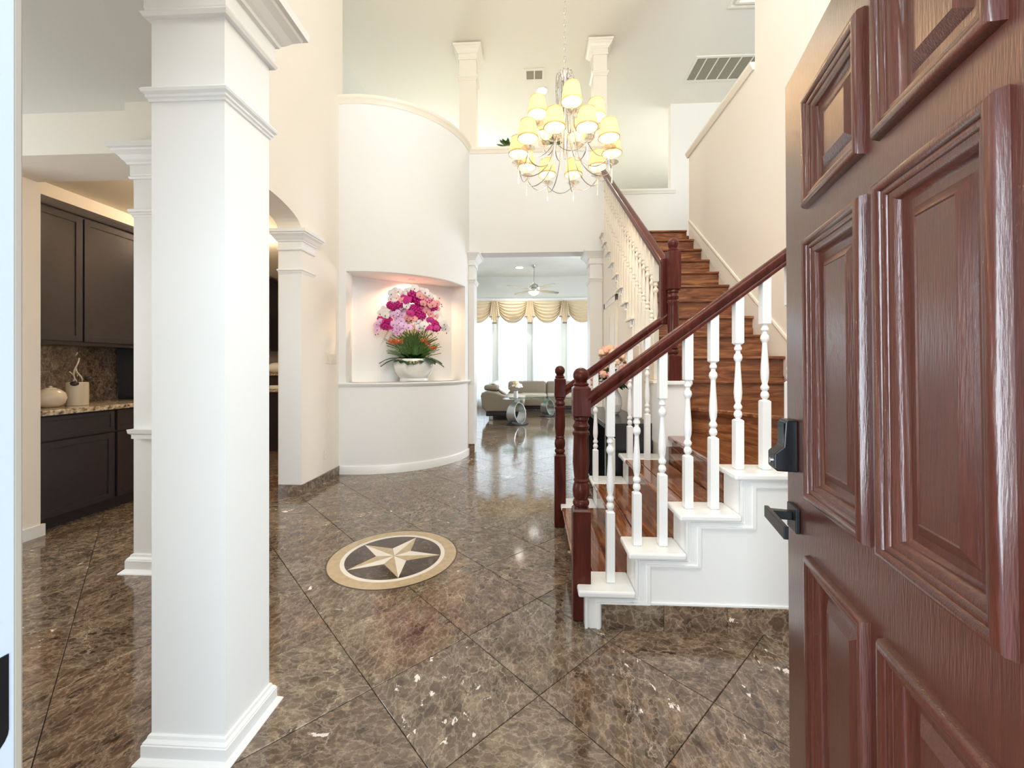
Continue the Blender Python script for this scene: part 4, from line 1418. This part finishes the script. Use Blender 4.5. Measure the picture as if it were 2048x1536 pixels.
for r, z in prof:
    for i in range(n):
        vs.append(((r + (0.002 if i % 2 else 0)) * cos(2 * pi * i / n), (r + (0.002 if i % 2 else 0)) * sin(2 * pi * i / n), z))
for k in range(len(prof) - 1):
    for i in range(n):
        j = (i + 1) % n; fs.append((k * n + i, k * n + j, (k + 1) * n + j, (k + 1) * n + i))
vm.add(vs, fs).build('vase', M['ceramic'], vb)


def rose_mesh(matkey, r=0.04):
    mb = MB()
    for ring, (nn_, ra, ti) in enumerate([(3, 0.35, 0.9), (5, 0.65, 0.55), (6, 1.0, 0.15)]):
        for k in range(nn_):
            a = 2 * pi * k / nn_ + ring * 0.5
            mb.blob((r * ra * 0.6 * cos(a), r * ra * 0.6 * sin(a), r * ti * 0.7), r * 0.45, r * 0.45, r * 0.5, 8, 5)
    return mb.mesh('rose', M[matkey], 60)


rp = rose_mesh('peach', 0.040); rw = rose_mesh('petal_cream', 0.036); rk = rose_mesh('petal_pink', 0.036)
for i in range(78):
    th = random.uniform(0, 2 * pi); zz = random.uniform(0, 1)
    R_ = 0.20
    p = Vector((R_ * 0.95 * cos(th) * sqrt(1 - (zz * 0.9) ** 2), R_ * 0.95 * sin(th) * sqrt(1 - (zz * .9) ** 2), 0.27 + 0.40 * zz))
    o = inst((rp, rw, rp, rk, rw)[i % 5], 'rose', vb, p); o.rotation_euler = orient(p - Vector((0, 0, 0.35)))
lf = MB()
for i in range(90):
    a = random.uniform(0, 2 * pi); d = Vector((cos(a), sin(a), random.uniform(-0.4, 1.6)))
    petal(lf, Vector((0.05 * cos(a), 0.05 * sin(a), random.uniform(0.28, 0.45))), d, (0, 0, 1), random.uniform(.10, .17), 0.05, 0.3)
l_ = lf.build('leaf', M['leaf'], vb); l_['kind'] = 'stuff'
tag(MB().tube([(0.66, 3.60, 0.60), (0.70, 3.64, 0.42), (0.76, 3.7, 0.28), (0.83, 3.74, 0.155)], 0.006, 6).build('white_cable', M['trim']), 'white cable slanting down inside the open end of the console', 'cable')

# ------------------------------------------------------------------ pantry and kitchen
def shaker(parent, x, y0, y1, z0, z1, name, fn=1, handle=None):
    """door or drawer front in the plane x, facing +x"""
    g = 0.003
    d = MB().box(x, x + 0.018, y0 + g, y1 - g, z0 + g, z1 - g).build(name, M['cabinet'], parent, bevel=0.002)
    w = 0.055 if (z1 - z0) > 0.25 else 0.035
    MB().box(x + .018, x + .026, y0 + g, y0 + w, z0 + g, z1 - g).box(x + .018, x + .026, y1 - w, y1 - g, z0 + g, z1 - g) \
        .box(x + .018, x + .026, y0 + w, y1 - w, z0 + g, z0 + w).box(x + .018, x + .026, y0 + w, y1 - w, z1 - w, z1 - g).build('frame', M['cabinet'], d, bevel=0.001)
    return d


bc = empty('base_cabinet', (-4.1, 3.5, 0), 0, 'dark base cabinet under the granite worktop in the pantry', 'cabinet')
MB().box(-0.30, 0.26, -0.54, 1.0, 0.09, 0.92).build('body', M['cabinet'], bc)
MB().box(-0.30, 0.20, -0.54, 1.0, 0.0, 0.09).build('plinth', M['cabinet'], bc)
for y0, y1 in ((-0.54, 0.02), (0.04, 0.54), (0.54, 1.0)):
    shaker(bc, 0.26, y0, y1, 0.72, 0.91, 'drawer'); shaker(bc, 0.26, y0, y1, 0.11, 0.71, 'door')
wt = tag(MB().box(-4.40, -3.78, 2.945, 4.50, 0.922, 0.962).build('worktop', M['granite'], bevel=0.004), 'speckled granite worktop on the dark pantry cabinet', 'worktop')
bs = struct(empty('trim_10', (-4.40, 3.5, 0.96)))
for k in range(3):
    MB().box(-0.01, 0.0, -0.53 + 0.375 * k, -0.53 + 0.372 * (k + 1), 0.0, 0.54).build('backsplash_tile', M['marble'], bs)
struct(MB().box(-4.55, -4.41, 2.94, 5.2, 0, 3.0).build('wall_pantry', M['cream']))
uc = empty('wall_cabinet', (-4.25, 3.5, 1.50), 0, 'dark wall cabinet with two shaker doors above the pantry worktop', 'cabinet')
MB().box(-0.155, 0.16, -0.54, 0.555, 0.0, 1.18).build('body', M['cabinet'], uc)
MB().rings((-0.155, 0.18, -0.54, 0.56), [(0, 1.17), (0.004, 1.18), (0.012, 1.215), (0.015, 1.235), (0, 1.235)]).build('cornice', M['cabinet'], uc)
for y0, y1 in ((-0.54, -0.03), (-0.02, 0.56)):
    shaker(uc, 0.16, y0, y1, 0.03, 1.15, 'door')
tc_ = empty('tall_cabinet', (-4.1, 4.36, 0.965), 0, 'tall dark cabinet standing on the worktop at the end of the pantry', 'cabinet')
MB().box(-0.30, 0.1, -0.27, 0.25, 0.0, 1.75).build('body', M['cabinet'], tc_)
MB().box(-0.28, 0.08, -0.29, -0.272, 0.03, 1.70).build('side_panel', M['cabinet'], tc_, bevel=0.002)
pt = tag(empty('round_jar', (-4.08, 3.235, 0.964)), 'round ivory jar at the left end of the pantry worktop', 'jar')
MB().lathe([(0.001, 0), (0.055, 0), (0.085, 0.03), (0.098, 0.075), (0.088, 0.12), (0.055, 0.15), (0.040, 0.155), (0.001, 0.155)], n=28).build('body', M['ceramic_dim'], pt, smooth=50)
MB().lathe([(0.001, 0.155), (0.038, 0.155), (0.034, 0.163), (0.010, 0.168), (0.011, 0.178), (0.001, 0.182)], n=20).build('lid', M['ceramic_dim'], pt, smooth=50)
cr = tag(empty('utensil_crock', (-4.06, 3.42, 0.964)), 'ivory crock holding curly decorations beside the round jar', 'crock')
MB().lathe([(0.001, 0), (0.072, 0), (0.074, 0.01), (0.074, 0.20), (0.068, 0.205), (0.066, 0.02), (0.001, 0.02)], n=28).build('body', M['ceramic_dim'], cr, smooth=50)
for k, (dx_, dy_, hh) in enumerate(((0.02, -0.02, 0.42), (-0.02, -0.05, 0.30), (0.0, 0.02, 0.33))):
    pts = [(dx_ * t + 0.012 * sin(9 * t + k), dy_ * t + 0.022 * sin(7 * t + 2 * k), 0.05 + (hh - 0.05) * t) for t in [q / 14 for q in range(15)]]
    MB().tube(pts, 0.006, 6).build('curly_stem', M['ceramic_dim'], cr, smooth=60)
for (yy, zz) in ((0.05, 0.235), (-0.06, 0.195)):
    MB().blob((0.045, yy, zz), 0.03, 0.03, 0.022, 10, 6).build('dark_leaf', M['cabinet'], cr, smooth=60)
# kitchen glimpse through the arch
ki = empty('kitchen_island', (-4.35, 6.5, 0), 0, 'dark kitchen island with granite top seen through the arch', 'kitchen island')
MB().box(-0.55, 0.42, -0.40, 0.45, 0.0, 0.92).build('body', M['cabinet'], ki)
MB().box(-0.60, 0.47, -0.45, 0.50, 0.92, 0.96).build('top', M['granite'], ki, bevel=0.004)
tr_ = tag(MB().box(-4.10, -3.90, 6.12, 6.6, 0.962, 1.02).build('white_tray', M['ceramic'], bevel=0.01), 'white tray on the kitchen island', 'tray')
MB().box(-0.55, 0.42, 0.20, 0.44, 0.96, 1.165).build('raised_back', M['cabinet'], ki)
MB().box(-0.60, 0.45, 0.15, 0.50, 1.165, 1.20).build('raised_top', M['granite'], ki, bevel=0.004)
bw = tag(empty('white_bowl', (-4.44, 6.82, 1.202)), 'white bowl on the raised ledge of the kitchen island', 'bowl')
MB().lathe([(0.001, 0), (0.08, 0), (0.135, 0.04), (0.15, 0.10), (0.12, 0.15), (0.05, 0.18), (0.001, 0.185)], n=24).build('body', M['ceramic'], bw, smooth=50)
ku = empty('kitchen_wall_cabinet', (-5.0, 7.5, 1.62), 0, 'tall dark wall cabinet at the left of the kitchen', 'cabinet')
MB().box(-0.15, 0.13, -0.2, 0.9, 0.0, 1.28).build('body', M['cabinet'], ku)
MB().box(-0.15, 0.16, -0.23, 0.93, 1.28, 1.33).build('cornice', M['cabinet'], ku)
ku = empty('kitchen_wall_cabinet', (-4.9, 8.85, 1.62), 0, 'lower dark wall cabinet on the kitchen back wall', 'cabinet')
MB().box(-0.2, 1.2, -0.2, 0.25, 0.0, 0.85).build('body', M['cabinet'], ku)
MB().box(-0.22, 1.22, -0.22, 0.25, 0.85, 0.89).build('cornice', M['cabinet'], ku)

# ------------------------------------------------------------------ living room
WX = [-3.4 + 1.1 * k for k in range(0, 7)]
WX = [-2.33, -1.21, -0.083, 1.017, 2.12, 3.22]


def wy(x): return 13.25 - 0.028 * (x - 0.1) ** 2


wb = MB()
for x in WX:
    y = wy(x); wb.box(x - 0.11, x + 0.11, y - 0.02, y + 0.18, 0, 3.35)
for a, b in zip([-2.8] + WX, WX + [4.0]):
    ya, yb = wy(a), wy(b)
    wb.prism([(a, ya), (b, yb), (b, yb + 0.18), (a, ya + 0.18)], 3.30, 4.30)
    wb.prism([(a, ya), (b, yb), (b, yb + 0.18), (a, ya + 0.18)], 0.0, 0.25)
struct(wb.build('wall_window', M['grey_wall']))
cr_ = MB()
for a, b in zip([-2.8] + WX, WX + [4.0]):
    ya, yb = wy(a) - 0.14, wy(b) - 0.14
    cr_.prism([(a, ya), (b, yb), (b, yb + 0.14), (a, ya + 0.14)], 3.43, 3.53)
struct(cr_.build('trim_11', M['trim']))
for k in range(len(WX) - 1):
    a, b = WX[k] + 0.11, WX[k + 1] - 0.11
    xm = (a + b) / 2; y = wy(xm) + 0.09; w = (b - a) / 2
    wn_ = struct(empty('window_%d' % (k + 1), (xm, y, 0.25)))
    MB().box(-w, -w + .05, -.03, .03, 0, 3.05).box(w - .05, w, -.03, .03, 0, 3.05).box(-w, w, -.03, .03, 0, .06).box(-w, w, -.03, .03, 2.99, 3.05).build('frame', M['trim'], wn_)
    MB().box(-w + .05, w - .05, -.02, .02, 2.24, 2.30).box(-w + .05, w - .05, -.02, .02, 1.0, 1.05).build('transom', M['trim'], wn_)
    for z0, z1 in ((.06, 1.0), (1.05, 2.24), (2.30, 2.99)):
        MB().box(-w + .05, w - .05, -.003, .003, z0, z1).build('pane', M['glass'], wn_)
    # sheer curtain in front of the window
    s_ = MB()

    def fsheer(u, v, xm=xm, w=w):
        x = xm - (w + 0.02) + 2 * (w + 0.02) * u
        return (x, wy(x) - 0.09 + 0.032 * sin(u * 52) + 0.014 * sin(u * 121 + 1), 0.02 + 3.3 * v)
    s_.grid(fsheer, 150, 2)
    side = ['far left', 'second from the left', 'middle', 'second from the right', 'far right'][k]
    tag(s_.build('sheer_curtain', M['sheer'], smooth=80), 'white sheer curtain over the %s bay window of the living room' % side, 'curtain')
# valance
va = empty('valance', (0.4, 12.9, 3.4), 0, 'beige swagged valance across the bay window', 'valance')
for k in range(len(WX) - 1):
    a, b = WX[k], WX[k + 1]

    def fsw(u, v, a=a, b=b):
        s = 2 * u - 1
        x = a + (b - a) * u
        drop = 0.64 * (1 - abs(s) ** 2.4)
        # cloth gathers at the corners
        z = 3.43 - 0.10 * (1 - v) * 0 - v * (0.07 + drop) - (1 - v) * 0.0
        fold = 0.055 * sin(v * 2 * pi * 6.5) * (0.35 + 0.65 * v)
        xx = x + (-0.10 * s * v * (1 - abs(s)) * 0)
        return (xx - 0.4, wy(x) - 0.20 - 0.07 * sin(pi * u) + fold - 12.9, z - 3.4)
    MB().grid(fsw, 30, 52).build('swag', M['drape'], va, smooth=80)
for x in WX:
    t = MB()

    def ftail(u, v, x=x):
        s = 2 * u - 1
        wdt = 0.085 + 0.085 * v
        ln = 0.50 + 0.22 * (1 - abs(s))
        return (x + s * wdt - 0.4, wy(x) - 0.31 + 0.025 * cos(u * 5 * 2 * pi) - 12.9, 3.43 - v * ln - 3.4)
    tl = t.grid(ftail, 24, 10).build('tail', M['drape'], va, smooth=80)
    MB().box(x - .17 - .4, x - .08 - .4, wy(x) - .345 - 12.9, wy(x) - .34 - 12.9, -0.50, -0.465).box(x + .08 - .4, x + .17 - .4, wy(x) - .345 - 12.9, wy(x) - .34 - 12.9, -0.50, -0.465) \
        .box(x - .07 - .4, x + .07 - .4, wy(x) - .35 - 12.9, wy(x) - .34 - 12.9, -0.71, -0.66).build('trim_band', M['drape_dark'], tl)
dr = MB()


def fdr(u, v):
    top = 1.72 + 0.55 * u
    tie = 2.06 + 0.12 * u
    z = 3.40 - 3.36 * v
    k = min(1, v / 0.62)
    x = top + (tie - top) * (k ** 1.6) if v < 0.62 else tie + (u - 0.5) * 0.35 * (v - 0.62)
    return (x, wy(x) - 0.16 + 0.02 * sin(u * 40), z)


dr.grid(fdr, 50, 24)
tag(dr.build('side_drape', M['drape'], smooth=80), 'beige satin drape tied back at the right end of the bay window', 'curtain')

# ceiling fan
fa = empty('ceiling_fan', (0.04, 11.75, 3.55), 0, 'brushed nickel ceiling fan with four blades and a lit bowl in the living room', 'ceiling fan')
MB().lathe([(0.012, 0.71), (0.012, 0.17)], n=10).lathe([(0.06, 0.71), (0.05, 0.66), (0.015, 0.63)], n=20).build('rod', M['nickel'], fa, smooth=50)
MB().lathe([(0.012, 0.21), (0.03, 0.19), (0.06, 0.17), (0.11, 0.14), (0.125, 0.09), (0.12, 0.06), (0.105, 0.05), (0.12, 0.03), (0.10, 0.015), (0.12, 0.0), (0.10, -0.02), (0.12, -0.04), (0.115, -0.06), (0.001, -0.06)], n=28).build('motor', M['nickel'], fa, smooth=30)
MB().lathe([(0.155, -0.06), (0.155, -0.075), (0.12, -0.12), (0.06, -0.155), (0.001, -0.165)], n=28).build('light_bowl', emission('lit_fan_bowl', (1, 0.97, 0.92), 2.2), fa, smooth=60)
bladef = MB()
vs = []
for i in range(12):
    t = i / 11
    r = 0.12 + 0.82 * t; w = 0.075 + 0.035 * sin(pi * t) if t < 0.96 else 0.03
    vs += [(r, -w, 0.018 * (1 if 1 else 0)), (r, w, -0.018), (r, w, -0.010), (r, -w, 0.026)]
fs = []
for i in range(11):
    for j in range(4):
        q = (j + 1) % 4
        fs.append((4 * i + j, 4 * i + q, 4 * i + 4 + q, 4 * i + 4 + j))
fs += [(0, 3, 2, 1), (44, 45, 46, 47)]
bladef.add(vs, fs)
b0 = bladef.build('blade', M['nickel'], fa, rot=(0.10, 0, radians(38)), smooth=30)
for a in (128, 218, 308):
    link_copy(b0, fa, None, (0.10, 0, radians(a)))

# sofa
so_ = empty('sectional_sofa', (0.2, 11.0, 0), 0, 'beige leather corner sofa in front of the bay window', 'sofa')


def rb(x0, x1, y0, y1, z0, z1, name, mat, bev=0.05, parent=None):
    o = MB().box(x0 - 0.2, x1 - 0.2, y0 - 11.0, y1 - 11.0, z0, z1).build(name, M[mat], parent or so_)
    b = o.modifiers.new('b', 'BEVEL'); b.width = bev; b.segments = 4; b.limit_method = 'ANGLE'
    o.data.shade_smooth()
    return o


# end panel of the left wing with its sweeping arm
prof = [(-1.27, 0.60), (-1.24, 0.68), (-1.10, 0.72), (-0.92, 0.70), (-0.72, 0.62), (-0.52, 0.57), (-0.30, 0.55), (-0.22, 0.50), (-0.22, 0.22), (-1.14, 0.22), (-1.22, 0.30)]
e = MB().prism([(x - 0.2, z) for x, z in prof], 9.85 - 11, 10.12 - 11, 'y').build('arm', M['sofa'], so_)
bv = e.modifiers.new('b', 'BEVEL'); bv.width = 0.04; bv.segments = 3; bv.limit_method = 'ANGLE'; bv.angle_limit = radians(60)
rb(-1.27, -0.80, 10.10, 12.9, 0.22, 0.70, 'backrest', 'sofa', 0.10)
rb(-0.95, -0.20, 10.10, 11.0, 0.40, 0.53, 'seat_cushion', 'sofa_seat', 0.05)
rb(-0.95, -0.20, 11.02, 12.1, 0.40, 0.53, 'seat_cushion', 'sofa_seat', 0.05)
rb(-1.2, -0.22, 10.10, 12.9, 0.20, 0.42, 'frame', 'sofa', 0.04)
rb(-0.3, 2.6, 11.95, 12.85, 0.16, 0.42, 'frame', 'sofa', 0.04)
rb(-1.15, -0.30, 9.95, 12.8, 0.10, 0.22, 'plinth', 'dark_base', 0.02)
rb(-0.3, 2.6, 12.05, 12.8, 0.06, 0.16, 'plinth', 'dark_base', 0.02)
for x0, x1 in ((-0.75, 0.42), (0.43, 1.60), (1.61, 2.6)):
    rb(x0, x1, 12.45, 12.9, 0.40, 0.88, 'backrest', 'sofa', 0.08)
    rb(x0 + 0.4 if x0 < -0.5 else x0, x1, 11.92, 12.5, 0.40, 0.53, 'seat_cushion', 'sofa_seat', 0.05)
for x, y in ((-1.08, 9.98), (0.45, 12.0), (-0.35, 12.0), (1.9, 12.0)):
    rb(x, x + 0.10, y, y + 0.08, 0.0, 0.16 if y > 11 else 0.11, 'foot', 'nickel', 0.01)
hr_ = rb(-1.22, -0.86, 10.12, 10.55, 0.72, 0.86, 'headrest', 'sofa', 0.06); hr_['label'] = 'grey padded headrest'
for k in range(3):
    c_ = MB()

    def fth(u, v, k=k):
        x = -1.15 + 0.50 * v; z = 0.80 + 0.11 * sin(pi * min(1, v * 1.4 + .12)) - 0.30 * max(0, v - 0.45)
        y = 10.30 + 0.50 * k + 0.46 * u
        return (x, y, z + 0.012 * sin(u * 30))
    c_.grid(fth, 16, 12)
    o = c_.build('throw_cloth', M['throw'], smooth=80)
    sol = o.modifiers.new('s', 'SOLIDIFY'); sol.thickness = 0.05
    tag(o, ['white fringed throw nearest on the left wing of the sofa', 'white throw in the middle of the left sofa wing', 'white throw farthest back on the left sofa wing'][k], 'throw', 'throws on the sofa wing')


def loop_table(name, loc, w, d, h, label, k=1.0, rz=0.2):
    t = empty(name, loc, rz, label, 'coffee table')
    n = 48
    MB().prism([(w * cos(2 * pi * i / n), d * sin(2 * pi * i / n)) for i in range(n)], h - 0.012, h).build('glass_top', M['table_glass'], t)
    # satin metal ribbon folded into a loop
    pts = []
    for i in range(30):
        a = -0.5 * pi + 2 * pi * i / 29 * 0.92
        pts.append((0.20 * k * cos(a) - 0.02, 0.27 * k + 0.24 * k * sin(a) * 1.0))
    vs = []; fs = []
    for i, (x, z) in enumerate(pts):
        yw = 0.15 * k * (0.75 + 0.25 * cos(i / 29 * 2 * pi))
        cx, cz = -0.02, 0.27 * k
        nx_, nz_ = (x - cx), (z - cz); l = sqrt(nx_ ** 2 + nz_ ** 2) or 1
        ix, iz = x - nx_ / l * 0.018, z - nz_ / l * 0.018
        vs += [(x, -yw, z), (x, yw, z), (ix, yw, iz), (ix, -yw, iz)]
    for i in range(29):
        for j in range(4):
            q = (j + 1) % 4
            fs.append((4 * i + j, 4 * i + q, 4 * i + 4 + q, 4 * i + 4 + j))
    fs += [(0, 1, 2, 3), (119, 118, 117, 116)]
    MB().add(vs, fs).build('loop_base', M['silver'], t, smooth=50)
    MB().box(-0.04, 0.04, -0.05, 0.05, 0.50 * k, h - 0.012).build('support', M['silver'], t)
    MB().prism([(0.32 * k * cos(2 * pi * i / 32), 0.2 * k * sin(2 * pi * i / 32)) for i in range(32)], 0.0, 0.03).build('foot', M['dark_base'], t, bevel=0.005)
    MB().prism([(0.12 + 0.17 * k * cos(2 * pi * i / 32), 0.13 * k * sin(2 * pi * i / 32)) for i in range(32)], 0.30 * k, 0.312 * k).build('shelf', M['table_glass'], t)
    return t


loop_table('coffee_table', (-0.35, 9.25, 0), 0.38, 0.30, 0.60, 'oval glass coffee table on a silver loop base, nearer one by the sofa arm', 1.0, 0.85)
loop_table('coffee_table', (0.42, 10.9, 0), 0.52, 0.36, 0.50, 'larger glass coffee table on a silver loop base, behind the far newel post', 0.88, 0.85)
fv = empty('small_flower_vase', (-0.38, 9.25, 0.60), 0, 'small white vase of yellow and white flowers on the nearer glass table', 'vase')
MB().lathe([(0.045, 0), (0.055, 0.02), (0.05, 0.15), (0.055, 0.17)], n=20).build('vase', M['ceramic'], fv, smooth=50)
fy_ = orchid_mesh('yellow')
for i in range(26):
    a = random.uniform(0, 2 * pi); r = random.uniform(0.02, 0.17); z = 0.22 + 0.13 * (1 - (r / 0.18) ** 2) + random.uniform(-.02, .03)
    o = inst(fy_ if i % 2 else om['petal_white'], 'flower', fv, (r * cos(a), r * sin(a), z)); o.rotation_euler = orient((cos(a) * r * 5, sin(a) * r * 5 - .3, 0.7)); o.scale = (1.1, 1.1, 1.1)
lf = MB()
for i in range(22):
    a = random.uniform(0, 2 * pi)
    petal(lf, (0, 0, 0.15), (cos(a), sin(a), 0.6), (0, 0, 1), 0.15, 0.03, 0.3)
l_ = lf.build('leaf', M['leaf'], fv); l_['kind'] = 'stuff'

# plants on the upper ledge
for i, (x, lab) in enumerate(((-0.37, 'small green plant in a white pot on the ledge left of the chandelier'), (0.30, 'small green plant in a white pot on the ledge behind the chandelier'))):
    pl_ = empty('ledge_plant', (x, 6.17, 4.586), 0, lab, 'plant')
    MB().lathe([(0.001, 0), (0.05, 0), (0.065, 0.07), (0.06, 0.075), (0.001, 0.07)], n=18).build('pot', M['ceramic'], pl_, smooth=50)
    lf = MB()
    for k in range(46):
        a = random.uniform(0, 2 * pi)
        petal(lf, (0.02 * cos(a), 0.02 * sin(a), 0.06), (cos(a), sin(a), random.uniform(0.1, 1.6)), (0, 0, 1), random.uniform(0.10, 0.20), 0.05, 0.3)
    l_ = lf.build('leaf', M['grass'], pl_); l_['kind'] = 'stuff'
